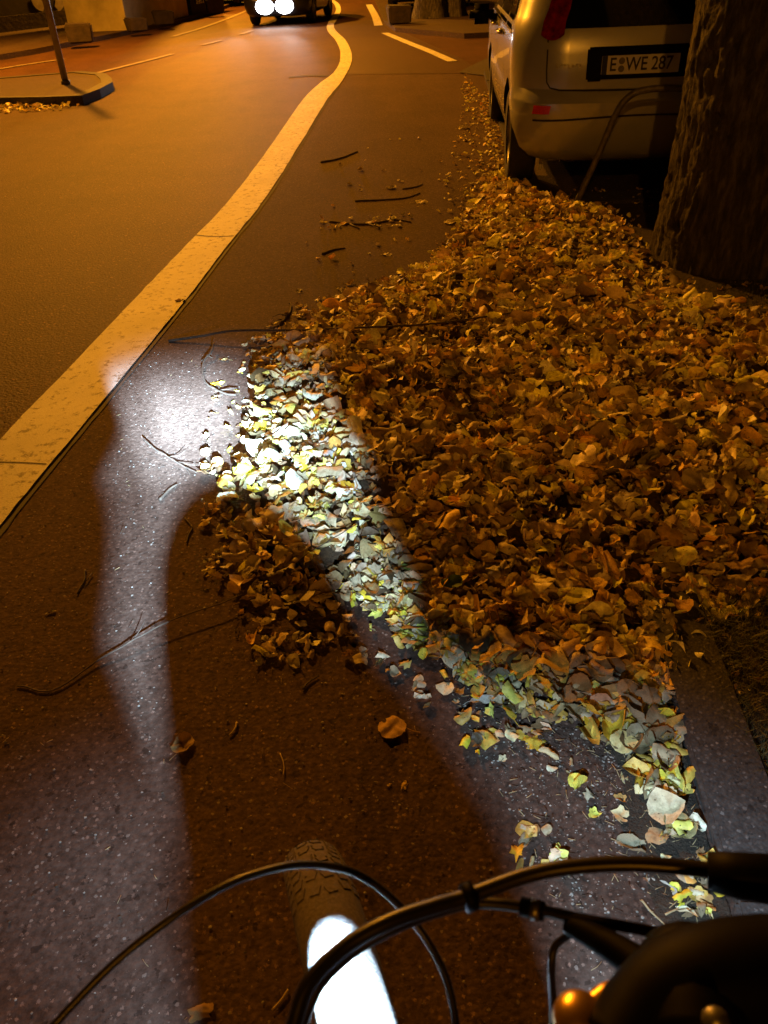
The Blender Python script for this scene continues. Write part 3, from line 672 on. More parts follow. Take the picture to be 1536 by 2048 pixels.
def inside(P, poly):
    x, y = P[:, 0], P[:, 1]; r = np.zeros(len(P), bool); j = len(poly) - 1
    for i in range(len(poly)):
        xi, yi = poly[i]; xj, yj = poly[j]
        c = ((yi > y) != (yj > y)) & (x < (xj - xi) * (y - yi) / (yj - yi + 1e-12) + xi); r ^= c; j = i
    return r
def edist(P, poly):
    d = np.full(len(P), 1e9); n_ = len(poly)
    for i in range(n_):
        a, b_ = poly[i], poly[(i + 1) % n_]; ab = b_ - a; t = np.clip(((P - a) @ ab) / (ab @ ab + 1e-12), 0, 1)
        d = np.minimum(d, np.linalg.norm(P - (a + t[:, None] * ab), axis=1))
    return d
def heapz(P):
    ins = inside(P, PILE); d = edist(P, PILE); t = np.clip(d / 0.45, 0, 1); h = 0.055 * t * t * (3 - 2 * t)
    lump = np.array([0.5 + 0.5 * noise.noise(Vector((p[0] * 2.6, p[1] * 2.6, 0))) for p in P])
    far = np.clip((P[:, 1] - 1.25) / 1.0, 0.06, 1)
    return np.where(ins, h * (0.45 + 1.1 * lump) * far, 0.0), np.where(ins, d, -d)
# dark rotting layer under the leaves
gx = np.arange(-0.6, 3.2, 0.03); gy = np.arange(0.9, 7.2, 0.03); XX, YY = np.meshgrid(gx, gy); PP = np.stack([XX.ravel(), YY.ravel()], 1)
hz, hd = heapz(PP); jit = np.array([noise.noise(Vector((p[0] * 14, p[1] * 14, 2))) for p in PP])
zz = 0.02 + hz * 0.85 + 0.006 * jit; nx_ = len(gx); vs_ = np.column_stack([PP, zz]); fs = []
ok = (hd + 0.12 * jit) > 0.12
zz2 = np.where(hd < 0.1, 0.016 + 0.004 * jit, zz); vs_[:, 2] = zz2
for i in range(len(gy) - 1):
    for j in range(nx_ - 1):
        q = (i * nx_ + j, i * nx_ + j + 1, (i + 1) * nx_ + j + 1, (i + 1) * nx_ + j)
        if all(ok[k] for k in q): fs.append(q)
tag(from_py('leaf_mould', vs_, fs, M['mould']), kind='stuff')

COLS = [('brown', .27), ('tan', .32), ('dark', .12), ('rust', .03), ('gold', .10), ('orange', .03), ('yellow', .022), ('olive', .02), ('pale', .04)]
CN = [c for c, _ in COLS]; CW = np.array([w for _, w in COLS]); CW /= CW.sum()
PROTO = []
for k in range(70):
    kd = ['linden', 'linden', 'linden', 'maple', 'long', 'oak'][k % 6]
    k1 = RNG.choice([0.8, 2.2, 4.0, 6.5]) * RNG.choice([-1, 1]); k2 = RNG.uniform(-1.2, 1.2)
    PROTO.append(leaf_mesh(kd, 16 if kd in ('maple', 'oak') else 12, 2, k1, k2, RNG.uniform(0, PI), RNG.uniform(0, 6), RNG.choice([0, 0, .3, .6])))
def scatter(name, P, Z, size, tilt, colfn, seed):
    rg = np.random.default_rng(seed); VV = []; FF = []; CC = []; off = 0
    for i in range(len(P)):
        V, F = PROTO[rg.integers(len(PROTO))]; s = size[i]
        a = rg.uniform(0, 2 * PI); m = Matrix.Rotation(a, 3, 'Z') @ Matrix.Rotation(rg.normal(0, tilt[i]), 3, 'X') @ Matrix.Rotation(rg.normal(0, tilt[i]), 3, 'Y') @ Matrix.Rotation(rg.uniform(0, 6.28), 3, 'Z')
        R3 = np.array(m); W3 = (V * s) @ R3.T; W3[:, 2] -= W3[:, 2].min() * 0.85; W3 += (P[i, 0], P[i, 1], Z[i])
        VV.append(W3); FF.extend([(a_ + off, b_ + off, c_ + off) for a_, b_, c_ in F]); off += len(V)
        tone_patch = 0.5 + 0.5 * noise.noise(Vector((P[i, 0] * 2.0 + 4, P[i, 1] * 2.0, 7))) + 0.35 * noise.noise(Vector((P[i, 0] * 5, P[i, 1] * 5, 1)))  # leaf tone varies in random patches
        c = np.array(colfn(rg, P[i])) * rg.uniform(0.5, 1.5) * (0.65 + 2.1 * min(max(tone_patch, 0.0), 1.0)) * np.array([1, rg.uniform(.92, 1.08), rg.uniform(.85, 1.15)])
        CC.append(np.tile(np.append(np.clip(c, 0, 1), 1), (len(V), 1)))
    VV = np.vstack(VV); CC = np.vstack(CC)
    me = bpy.data.meshes.new(name); me.vertices.add(len(VV)); me.vertices.foreach_set('co', VV.ravel())
    fa = np.array(FF, dtype=np.int32); me.loops.add(fa.size); me.loops.foreach_set('vertex_index', fa.ravel())
    me.polygons.add(len(fa)); me.polygons.foreach_set('loop_start', np.arange(0, fa.size, 3, dtype=np.int32)); me.update(calc_edges=True)
    at = me.color_attributes.new('Col', 'FLOAT_COLOR', 'POINT'); at.data.foreach_set('color', CC.ravel())
    return link(name, me, M['litter'])
CW2 = np.array([.22, .27, .09, .03, .19, .05, .06, .03, .06]); CW2 /= CW2.sum()     # fresher, yellower leaves towards the kerb side
def rcol(rg, p): return LEAFCOL[CN[rg.choice(len(CN), p=CW2 if p[0] > 0.12 else CW)]]
def toecol(rg, p): return LEAFCOL[rg.choice(['gold', 'tan', 'yellow', 'orange', 'brown', 'pale'], p=[.27, .25, .13, .12, .15, .08])]
cand = np.column_stack([RNG.uniform(-0.6, 3.2, 60000), RNG.uniform(0.8, 7.2, 60000)])
z_, d_ = heapz(cand)
keep = (d_ > 0) & (RNG.random(len(cand)) < np.clip(0.2 + d_ * 6, 0, 1) * np.clip((cand[:, 1] - 0.7) / 0.65, 0.3, 1))
keep &= ~((np.hypot(cand[:, 0] - 1.98, cand[:, 1] - 4.32) < 1.0) & (RNG.random(len(cand)) < 0.5))
# few leaves close against the tree foot and on the shaded soil behind it
keep &= ~((cand[:, 0] > 1.55) & (cand[:, 1] > 3.55) & (RNG.random(len(cand)) < 0.8))
P0 = cand[keep][:11500]; Z0 = z_[keep][:11500]
lay = RNG.random(len(P0)); Z0 = Z0 * 0.9 + np.where(P0[:, 1] < 1.8, 0.009, 0.018) + 0.028 * lay * np.clip(d_[keep][:11500] * 6, 0.1, 1)
nearf = np.clip((2.0 - P0[:, 1]) / 0.7, 0, 1)
size = np.where(RNG.random(len(P0)) < 0.72 - 0.3 * nearf, RNG.uniform(0.026, 0.048, len(P0)), RNG.uniform(0.05, 0.085, len(P0)))
big_ = RNG.random(len(P0)) < 0.05; size = np.where(big_, RNG.uniform(.085, .11, len(P0)), size)
tag(scatter('leaf_litter', P0, Z0, size, np.where(size < 0.05, 0.55, 0.32) * (1 - 0.5 * nearf), rcol, 5), kind='stuff')
# thin scatter outside the heap: along the kerb, on the lane, in the gutter of the island
S = []
def sprinkle(poly_px, n_, rg=RNG):
    poly = np.array([G(*q)[:2] for q in poly_px]); lo, hi = poly.min(0), poly.max(0); c = rg.uniform(lo, hi, (n_ * 12, 2)); c = c[inside(c, poly)][:n_]; S.append(c)
sprinkle([(925, 140), (960, 190), (1010, 300), (1020, 350), (960, 380), (900, 470), (880, 400), (920, 250)], 330)
sprinkle([(960, 190), (985, 180), (1040, 420), (940, 420), (975, 300)], 260)
sprinkle([(640, 280), (960, 250), (900, 500), (640, 600), (600, 480)], 40)
sprinkle([(640, 440), (830, 430), (830, 455), (640, 462)], 26)
sprinkle([(480, 690), (640, 600), (660, 640), (520, 760)], 60)
sprinkle([(430, 760), (540, 640), (760, 540), (800, 600), (560, 720), (500, 860), (460, 960), (400, 960)], 110)
sprinkle([(400, 930), (470, 930), (480, 1180), (410, 1180)], 60)
sprinkle([(620, 1200), (900, 1330), (1100, 1500), (1280, 1600), (1250, 1680), (1000, 1560), (800, 1370), (640, 1290)], 60)
sprinkle([(340, 600), (640, 520), (640, 600), (500, 700)], 6)
sprinkle([(440, 1150), (700, 1200), (660, 1330), (520, 1330)], 70)
sprinkle([(900, 1300), (1200, 1480), (1000, 1500)], 26)
sprinkle([(1330, 560), (1536, 560), (1536, 640), (1330, 660)], 40)
sprinkle([(1100, 385), (1330, 380), (1300, 430), (1120, 425)], 60)
sprinkle([(1010, 1640), (1110, 1650), (1130, 1740), (1040, 1740)], 12)
sprinkle([(1290, 1650), (1390, 1650), (1470, 1890), (1370, 1890)], 34)
sprinkle([(1360, 1250), (1536, 1200), (1536, 1420), (1400, 1420)], 24)
SP = np.vstack(S); sz = RNG.uniform(0.018, 0.05, len(SP))
tag(scatter('scattered_leaf_bits', SP, np.full(len(SP), 0.008), sz, np.full(len(SP), 0.28), rcol, 9), kind='stuff')
S = []; sprinkle([(860, 1300), (960, 1400), (1080, 1450), (1200, 1480), (1300, 1600), (1392, 1640), (1350, 1450), (1335, 1330), (1345, 1270), (1100, 1240), (880, 1235)], 330)
sprinkle([(640, 1150), (700, 1222), (790, 1240), (800, 1300), (900, 1340), (960, 1400), (1010, 1300), (850, 1150)], 230); sprinkle([(1290, 1190), (1450, 1170), (1560, 1190), (1440, 1260), (1372, 1330), (1338, 1395), (1300, 1350)], 170)
SP = np.vstack(S); sz = RNG.uniform(0.03, 0.066, len(SP))
tag(scatter('leaf_toe', SP, heapz(SP)[0] * 0.9 + 0.012, sz, np.full(len(SP), 0.22), toecol, 19), kind='stuff')
S = []; sprinkle([(-200, 222), (120, 205), (160, 213), (118, 222), (-200, 238)], 260); sprinkle([(0, 208), (90, 207), (90, 216), (0, 217)], 120)
SP = np.vstack(S); tag(scatter('island_gutter_leaves', SP, np.full(len(SP), 0.01), RNG.uniform(0.04, 0.09, len(SP)), np.full(len(SP), 0.4), lambda rg, p: LEAFCOL[rg.choice(['tan', 'pale', 'gold'])], 12), kind='stuff')

# individual leaves, each its own object
PM = {}
def proto_leaf(kind, curl, var):
    key = (kind, curl, var)
    if key not in PM:
        rg = random.Random(hash(key) % 9999 if False else sum(ord(c) for c in str(key)))
        k1 = {'flat': 0.5, 'cupped': 1.7, 'curled': 3.4, 'rolled': 5.4}[curl] * rg.choice((-1, 1)); k2 = rg.uniform(-0.9, 0.9)
        V, F = leaf_mesh(kind, 42 if kind in ('oak', 'maple') else 30, 5, k1, k2, rg.uniform(-0.6, 0.6) + (PI / 2 if curl != 'flat' else 0), rg.uniform(0, 6), 0.12)
        bm = bmesh.new(); vv = [bm.verts.new(Vector(v)) for v in V]
        for f in F: bm.faces.new([vv[q] for q in f])
        zb = float(V[:, 2].min())
        tube(bm, smooth_path([(-0.42, 0, V[0, 2] * 0.4), (-0.62, 0.03, zb + 0.04), (-0.82, 0.09 * rg.uniform(-1, 1), zb + 0.02)], 3), 0.012, 5)
        for s in (-1, 1):                      # raised veins
            pass
        me = bpy.data.meshes.new('leaf'); bm.to_mesh(me); bm.free(); me.polygons.foreach_set('use_smooth', [True] * len(me.polygons)); PM[key] = (me, float(np.percentile(V[:, 2], 18)))
    return PM[key]
MATC = {}
def put_leaf(x, y, z, kind, colour, size, rz, curl, label, tx=0.0, ty=0.0, group=None, var=0):
    me, zb = proto_leaf(kind, curl, var)
    key = (me.name, colour)
    if key not in MATC:
        m2 = me.copy(); m2.materials.clear(); m2.materials.append(M['leaf_' + colour]); MATC[key] = m2
    o = bpy.data.objects.new('fallen_leaf', MATC[key]); COL.objects.link(o)
    o.scale = (size,) * 3; o.rotation_euler = (tx, ty, rz); o.location = (x, y, z - zb * size + 0.2 * size * (abs(math.sin(tx)) + abs(math.sin(ty))))
    return tag(o, label, 'leaf', group)
def hz1(x, y): return float(heapz(np.array([[x, y]]))[0][0])
HAND = [  # px, py, kind, colour, size, rz, curl, label, tx, ty
 (788, 1452, 'linden', 'orange', .074, 2.9, 'flat', 'round orange brown leaf lying alone on the dark asphalt', .1, 0),
 (364, 1490, 'linden', 'rust', .056, 1.2, 'cupped', 'brown folded leaf at the right edge of the pale light band', .15, .1),
 (862, 1246, 'oak', 'orange', .098, 1.0, 'flat', 'large orange oak leaf with pointed lobes at the pile edge', .05, .1),
 (808, 1226, 'linden', 'yellow', .04, .4, 'cupped', 'small bright yellow leaf just left of the orange oak leaf', 0, .2),
 (838, 1290, 'maple', 'gold', .05, 2.2, 'cupped', 'golden lobed leaf under the front of the orange oak leaf', 0, 0),
 (1068, 1478, 'maple', 'yellow', .07, 5.2, 'cupped', 'bright yellow lobed leaf with ragged edges on bare grit', 0, 0),
 (968, 1398, 'long', 'white', .06, .1, 'curled', 'whitish curled leaf at the near edge of the pile', .3, 0),
 (1016, 1418, 'long', 'yellow', .062, 1.9, 'cupped', 'yellow folded leaf standing beside the whitish curled leaf', .6, 0),
 (1208, 1402, 'linden', 'yellow', .062, 5.8, 'cupped', 'vivid yellow leaf on the near slope of the pile', .3, -.2),
 (1188, 1358, 'linden', 'gold', .045, 1.5, 'cupped', 'small golden leaf just behind the vivid yellow one', .2, 0),
 (1300, 1488, 'linden', 'tan', .078, .7, 'cupped', 'broad tan leaf beside the kerb strip end of the pile', .1, .1),
 (1283, 1524, 'linden', 'orange', .052, 2.0, 'cupped', 'orange leaf tucked under the broad tan leaf', .2, .1),
 (1316, 1576, 'linden', 'pale', .052, 4.2, 'cupped', 'pale yellow round leaf alone on the gritty strip', 0, 0),
 (1251, 1548, 'long', 'pale', .04, 1.4, 'cupped', 'small pale leaf left of the pale yellow round leaf', 0, 0),
 (1356, 1652, 'linden', 'pale', .07, 1.3, 'cupped', 'large torn pale yellow leaf against the kerb', .1, 0),
 (1268, 1690, 'linden', 'tan', .055, 2.5, 'curled', 'greyish pointed leaf below the large torn pale leaf', .1, 0),
 (1356, 1500, 'long', 'gold', .05, 1.5, 'flat', 'narrow golden leaf stuck upright against the kerb edge', .3, 0),
 (1330, 1268, 'linden', 'yellow', .07, 4.4, 'cupped', 'big yellow leaf near the grassy soil at right', .4, .2),
 (1186, 1186, 'linden', 'yellow', .062, 1.2, 'cupped', 'big yellow leaf in the middle of the near pile', .3, .1),
 (902, 1184, 'linden', 'green', .058, .3, 'cupped', 'green leaf just above the orange oak leaf', .1, 0),
 (752, 1147, 'linden', 'green', .045, 1.1, 'curled', 'small green leaf in the white light on the pile', .2, 0),
 (812, 1152, 'linden', 'green', .03, 2.1, 'curled', 'smallest dark green leaf beside the lit patch', .2, 0),
 (692, 991, 'linden', 'yellow', .07, 2.7, 'cupped', 'bright yellow round leaf in the middle of the white light', .1, 0),
 (662, 984, 'long', 'yellow', .045, 1.0, 'cupped', 'small yellow leaf touching the bright yellow round leaf', 0, 0),
 (682, 1138, 'linden', 'yellow', .055, 1.7, 'cupped', 'yellow leaf at the left edge of the lit leaves', .3, 0),
 (584, 1102, 'linden', 'gold', .055, .2, 'cupped', 'golden leaf on the dark leaves left of the light', .2, 0),
 (497, 1194, 'long', 'gold', .06, .5, 'rolled', 'narrow rolled golden leaf lying on the long twig', 0, 0),
 (541, 1222, 'long', 'tan', .035, .3, 'curled', 'small tan leaf below the rolled golden leaf', 0, 0),
 (620, 1130, 'long', 'gold', .045, 1.2, 'cupped', 'pointed golden leaf right of the dark leaf patch', .3, 0),
 (500, 858, 'linden', 'yellow', .055, 2.0, 'cupped', 'yellow green leaf at the left border of the lit pile', .1, 0),
 (483, 914, 'long', 'yellow', .06, 5.9, 'cupped', 'yellow pointed leaf at the tip of the wheel shadow', .3, 0),
 (555, 748, 'long', 'yellow', .07, .9, 'cupped', 'yellow folded leaf at the top of the lit leaves', .4, 0),
 (447, 717, 'long', 'pale', .05, 3.0, 'flat', 'pale leaf on asphalt above the forked twig', 0, 0),
 (431, 765, 'linden', 'yellow', .045, 2.4, 'flat', 'pale yellow leaf caught under the forked twig', 0, 0),
 (686, 632, 'maple', 'gold', .095, .2, 'cupped', 'golden lobed leaf at the upper edge of the pile', .1, 0),
 (1012, 570, 'long', 'yellow', .13, 1.0, 'cupped', 'tall yellow folded leaf standing out of the far pile', .8, 0),
 (940, 534, 'maple', 'gold', .13, 1.7, 'cupped', 'golden lobed leaf farthest up the pile', .3, 0),
 (1183, 1070, 'linden', 'yellow', .055, 4.7, 'cupped', 'round yellow leaf right of the middle of the pile', .5, 0),
 (1390, 988, 'linden', 'tan', .11, .6, 'cupped', 'largest tan leaf at the right of the pile', .2, -.1),
 (1352, 990, 'linden', 'gold', .07, 1.6, 'cupped', 'golden leaf leaning on the largest tan leaf', .3, 0),
 (1482, 722, 'maple', 'orange', .15, .4, 'curled', 'large orange lobed leaf near the right frame edge by the tree', .3, 0),
 (1336, 614, 'linden', 'tan', .09, .4, 'cupped', 'tan leaf alone on the dark soil before the tree', .1, 0),
 (1050, 922, 'linden', 'yellow', .07, 2.4, 'curled', 'yellow cupped leaf in the centre of the brown pile', .2, 0),
 (876, 900, 'long', 'gold', .08, 1.4, 'curled', 'golden folded leaf right of the lit patch', .4, 0),
 (733, 760, 'linden', 'yellow', .05, 1.4, 'curled', 'small yellow leaf on brown leaves above the lit patch', .2, 0),
 (901, 806, 'long', 'yellow', .06, 1.8, 'cupped', 'slim yellow leaf standing in the middle distance', .7, 0),
 (1200, 952, 'maple', 'gold', .085, 3.0, 'cupped', 'golden lobed leaf pointing left in the mid pile', .2, 0),
 (985, 1160, 'maple', 'white', .07, .2, 'curled', 'dry whitish curled leaf with dark stripes on the near pile', .2, 0),
 (1255, 1325, 'long', 'tan', .085, 2.6, 'cupped', 'long greyish leaf arched over the near right leaves', .3, 0),
 (1480, 1022, 'linden', 'olive', .07, 1.6, 'curled', 'olive green leaf at the right of the pile', .2, 0),
 (1300, 1385, 'linden', 'olive', .075, 1.2, 'curled', 'olive leaf beside the top end of the kerb strip', .3, 0),
 (398, 2022, 'maple', 'rust', .05, .4, 'curled', 'shrivelled rust leaf at the bottom edge near the light band', .1, 0),
 (60, 843, 'maple', 'dark', .05, .4, 'curled', 'small dark leaf lying on the broad white line', .1, 0),
 (100, 1222, 'long', 'brown', .03, .4, 'curled', 'tiny brown leaf on asphalt below the white line', 0, 0),
 (546, 1282, 'maple', 'brown', .06, 1.4, 'curled', 'crumpled brown leaf on asphalt below the rolled golden leaf', .1, 0),
 (1408, 1370, 'linden', 'brown', .04, 1.4, 'curled', 'brown leaf resting in grass right of the kerb end', .3, 0),
 (1512, 1328, 'long', 'yellow', .022, 1.4, 'cupped', 'tiny yellow leaf in the grass at the right edge', .3, 0),
 (808, 1568, 'maple', 'gold', .025, 1.4, 'curled', 'crumpled golden scrap on the dark asphalt', 0, 0),
 (778, 1567, 'maple', 'gold', .014, .4, 'curled', 'tinier golden scrap left of the crumpled one', 0, 0),
 (1050, 1680, 'linden', 'tan', .035, .4, 'curled', 'small tan leaf on the shadow border above the cables', 0, 0),
 (1040, 1730, 'long', 'orange', .035, 1.2, 'curled', 'small orange leaf under the upper cable', 0, 0),
 (1320, 1770, 'long', 'white', .06, 2.6, 'curled', 'pale curled leaf seen between the cables', 0, 0),
 (1400, 1760, 'linden', 'olive', .035, 2.6, 'curled', 'olive yellow leaf by the kerb between the cables', 0, 0),
 (1432, 1850, 'maple', 'yellow', .014, 2.6, 'flat', 'tiny yellow star shaped leaf by the kerb', 0, 0),
 (1385, 1840, 'linden', 'brown', .05, .6, 'curled', 'brown leaf in the debris left of the tiny yellow star leaf', 0, 0),
 (740, 445, 'linden', 'tan', .09, .2, 'flat', 'tan leaf on the lane beside the far twigs', 0, 0),
 (842, 402, 'linden', 'pale', .1, .2, 'flat', 'pale leaf alone on the far lane', 0, 0),
 (900, 443, 'linden', 'pale', .09, .2, 'flat', 'pale leaf on the lane nearest the far pile edge', 0, 0),
 (773, 507, 'linden', 'tan', .06, .2, 'flat', 'small tan leaf on the lane nearest the pile', 0, 0),
 (925, 255, 'linden', 'tan', .12, .2, 'cupped', 'tan leaf on the lane left of the silver car', 0, 0),
 (781, 375, 'linden', 'tan', .08, .2, 'cupped', 'small tan leaf mid lane above the far twigs', 0, 0),
]
for i, (px, py, kd, c, s, rz, cu, lab, tx, ty) in enumerate(HAND):
    g_ = G(px, py, 0.03); h = hz1(g_.x, g_.y); g_ = G(px, py, h + 0.02 if h > 0.004 else 0.012)
    put_leaf(g_.x, g_.y, (h + 0.046) if h > 0.004 else 0.0055, kd, c, s, rz, cu, lab, tx, ty, var=i % 3)
CURLW = {'flat': 'flat', 'cupped': 'cupped', 'curled': 'curled', 'rolled': 'tightly rolled'}
cnt = 0; rg = random.Random(21); placed = []
KW = {'linden': 'heart shaped', 'maple': 'lobed', 'long': 'slender', 'oak': 'jagged'}
while cnt < 225:
    py = rg.uniform(690, 1500); px = rg.uniform(440, 1530)
    if rg.random() > (py - 500) / 900: continue
    g_ = G(px, py, 0.05); z1, d1 = heapz(np.array([[g_.x, g_.y]]))
    if d1[0] < 0.03: continue
    if any((g_.x - a) ** 2 + (g_.y - b_) ** 2 < 0.0019 for a, b_ in placed): continue
    placed.append((g_.x, g_.y))
    c = rg.choices(['brown', 'tan', 'rust', 'gold', 'orange', 'yellow', 'olive', 'pale'], [4, 5, 1.5, 7, 3, 5, .6, 1] if px > 800 else [5, 7, 2, 3, 1, .7, .4, 1.6])[0]
    kd = rg.choices(['linden', 'maple', 'long', 'oak'], [6, 2.5, 1.6, .8])[0]; cu = rg.choices(['flat', 'cupped', 'curled', 'rolled'], [.6, 3.5, 4, 1.4])[0]
    reg = ('in the white light of the pile' if px < 760 - (py < 950) * 80 and px > 500 and py < 1230 else 'on the near slope of the pile' if py > 1130 else 'at the right side of the pile' if px > 1230 else 'in the middle of the pile')
    s = rg.uniform(.05, .078) * (1.1 if py < 900 else 0.95)
    put_leaf(g_.x, g_.y, float(z1[0]) + rg.uniform(.024, .042), kd, c, s, rg.uniform(0, 6.28), cu, '%s %s %s leaf %s' % (CURLW[cu], c, KW[kd], reg), rg.gauss(0, .4), rg.gauss(0, .35), 'separate leaves on top of the leaf pile', var=rg.randrange(4))
    cnt += 1

# ------------------------------------------------------------------ twigs
def twig(label, pix, r0, r1, branches=(), mat='twig', cat='twig', lift=None):
    lift = lift or [0.0] * len(pix)
    pts = []
    for (px, py), lf in zip(pix, lift):
        g_ = G(px, py, 0.01); h = hz1(g_.x, g_.y); pts.append(G(px, py, (h + 0.035 if h > 0.004 else 0.008) + lf))
    bm = bmesh.new(); P = smooth_path(pts, 6)
    P = [p + Vector((noise.noise(p * 25), noise.noise(p * 25 + Vector((7, 0, 0))), 0)) * 0.004 for p in P]
    tube(bm, P, list(np.linspace(r0, r1, len(P))), 7)
    for br in branches:
        q = [G(px, py, lf) for px, py, lf in br]; Q = smooth_path(q, 4) if len(q) > 2 else q
        tube(bm, Q, list(np.linspace(r1 * 1.2, r1 * 0.6, len(Q))), 5)
    o = from_bm('twig', bm, M[mat]); return tag(o, label, cat)
twig('long dark stick reaching from the lane into the leaf pile', [(338, 681), (400, 672), (470, 661), (590, 660), (720, 655), (860, 648), (980, 632), (1080, 615), (1180, 582)], .007, .003, lift=[.0, .02, .045, .05, .04, .03, .02, .02, .02])
twig('long thin twig crossing the light band to the lit leaves', [(34, 1371), (105, 1381), (190, 1325), (270, 1278), (350, 1238), (460, 1200), (560, 1152), (620, 1105), (715, 1048)], .0024, .0013,
     [[(262, 1284, .012), (280, 1260, .03), (291, 1238, .04)]], lift=[0, 0, .004, .014, .02, .02, .015, .01, .01])
twig('forked curved twig beside the brightest spot', [(428, 686), (422, 705), (408, 722), (404, 740), (412, 765), (432, 778), (452, 788), (472, 790)], .004, .003, [[(404, 722, .012), (415, 712, .02), (425, 716, .01)], [(440, 780, .01), (460, 778, .02), (476, 776, .01)]], lift=[.03, .02, .012, .01, .01, .01, .01, .01])
twig('thin branching twig below the brightest spot', [(287, 880), (310, 898), (335, 913), (370, 934), (392, 945)], .003, .0015, [[(335, 913, .01), (355, 912, .02), (372, 900, .03)], [(370, 934, .01), (378, 945, .01), (382, 955, .008)], [(352, 922, .01), (385, 930, .02), (400, 928, .01)]], lift=[.02, .012, .01, .008, .006])
twig('dark forked twig right of the light band', [(370, 1036), (382, 1052), (378, 1070), (372, 1086)], .003, .002, [[(382, 1050, .01), (386, 1058, .01)]])
twig('dark twig left of the light band', [(170, 1140), (168, 1160), (155, 1188)], .0035, .002, [[(184, 1146, .01), (168, 1168, .01)]])
twig('dark stub of twig on the far lane below the line', [(642, 325), (680, 317), (715, 303)], .012, .008)
twig('mossy twig with leaf scraps on the far lane', [(660, 443), (700, 448), (740, 448), (790, 440), (822, 444)], .01, .005, [[(700, 448, .01), (720, 458, .01)], [(735, 447, .01), (760, 455, .02)]])
twig('dark twig lying across the far lane beyond the mossy one', [(710, 402), (760, 400), (810, 396), (840, 386)], .008, .004)
twig('faint thin twig farthest from the bicycle on the lane', [(805, 378), (830, 374), (845, 368)], .006, .004)
twig('short dark twig on the lane before the pile', [(645, 508), (665, 500), (690, 496)], .008, .004)
twig('forked dark twig above the long stick', [(560, 648), (575, 632), (583, 614), (578, 604)], .006, .003, [[(575, 632, .02), (560, 628, .02), (545, 634, .02)]])
twig('short thick twig at the dark tip of the wheel shadow', [(318, 1000), (338, 980), (355, 968)], .005, .003)
twig('small dark twig on asphalt below the pile', [(606, 1380), (620, 1362), (636, 1352)], .003, .0015)
twig('pale straw stalk standing out on the dark asphalt', [(561, 1508), (566, 1530), (566, 1550)], .0015, .001, mat='twigpale', cat='stalk')
twig('short tan stalk near the round orange leaf', [(474, 1445), (468, 1458), (458, 1470)], .0035, .002, mat='twigpale', cat='stalk')
twig('tan stalk at the bottom edge beside the cables', [(576, 1978), (562, 1998), (545, 2018)], .0022, .0015, mat='twigpale', cat='stalk')
twig('pale stalk crossing the grit between the cables', [(1283, 1798), (1300, 1820), (1322, 1842), (1342, 1860)], .0022, .0014, mat='twigpale', cat='stalk')
twig('grey brown stalk by the kerb between the cables', [(1330, 1830), (1358, 1815), (1382, 1800), (1392, 1790)], .0022, .0014, mat='twigpale', cat='stalk')
twig('thin straight stem lying over the lit leaves', [(840, 1010), (780, 1045), (720, 1085), (690, 1120)], .0022, .0015)
twig('curved stem among leaves under the far pile', [(1085, 615), (1110, 640), (1120, 655)], .004, .002)
twig('thin upright stem at right in the brown leaves', [(1420, 860), (1455, 828), (1536, 800)], .004, .002)

# grit: small stones and crumbs on the near asphalt
def grit(name, polys, n_, smin, smax, mat, seed):
    rg2 = np.random.default_rng(seed); VV = []; FF = []; off = 0
    base = bmesh.new(); bmesh.ops.create_icosphere(base, subdivisions=1, radius=1); bv = np.array([v.co[:] for v in base.verts]); bf = [tuple(v.index for v in f.verts) for f in base.faces]; base.free()
    for poly_px, k in polys:
        poly = np.array([G(*q)[:2] for q in poly_px]); lo, hi = poly.min(0), poly.max(0); c = rg2.uniform(lo, hi, (k * 10, 2)); c = c[inside(c, poly)][:k]
        for p in c:
            s = smin + (smax - smin) * rg2.random() ** 3; V = bv * (1 + rg2.uniform(-.3, .3, bv.shape)) * s * np.array([1, rg2.uniform(.5, 1), rg2.uniform(.3, .6)])
            V[:, 2] += 0.006 + s * .2; V[:, :2] += p; VV.append(V); FF += [tuple(q + off for q in f) for f in bf]; off += len(V)
    return tag(from_py(name, np.vstack(VV), FF, mat, None, False), kind='stuff')
NEAR = [(-300, 900), (300, 700), (520, 700), (460, 900), (460, 1150), (700, 1230), (900, 1400), (1330, 1640), (1440, 2048), (1440, 2300), (-500, 2300)]
grit('grit', [(NEAR, 2600), ([(860, 1300), (1340, 1500), (1470, 1900), (1200, 2000)], 1700), ([(1180, 1480), (1390, 1640), (1470, 1890), (1340, 1880)], 500)], 1, 0.0006, 0.0034, M['pebble'], 3)
grit('dark_crumbs', [(NEAR, 700), ([(440, 1100), (700, 1200), (640, 1350), (480, 1330)], 300), ([(900, 1340), (1340, 1500), (1400, 1700), (1200, 1600)], 500), ([(1250, 1600), (1390, 1640), (1465, 1880), (1350, 1890)], 500)], 1, 0.001, 0.0045, M['twig'], 4)
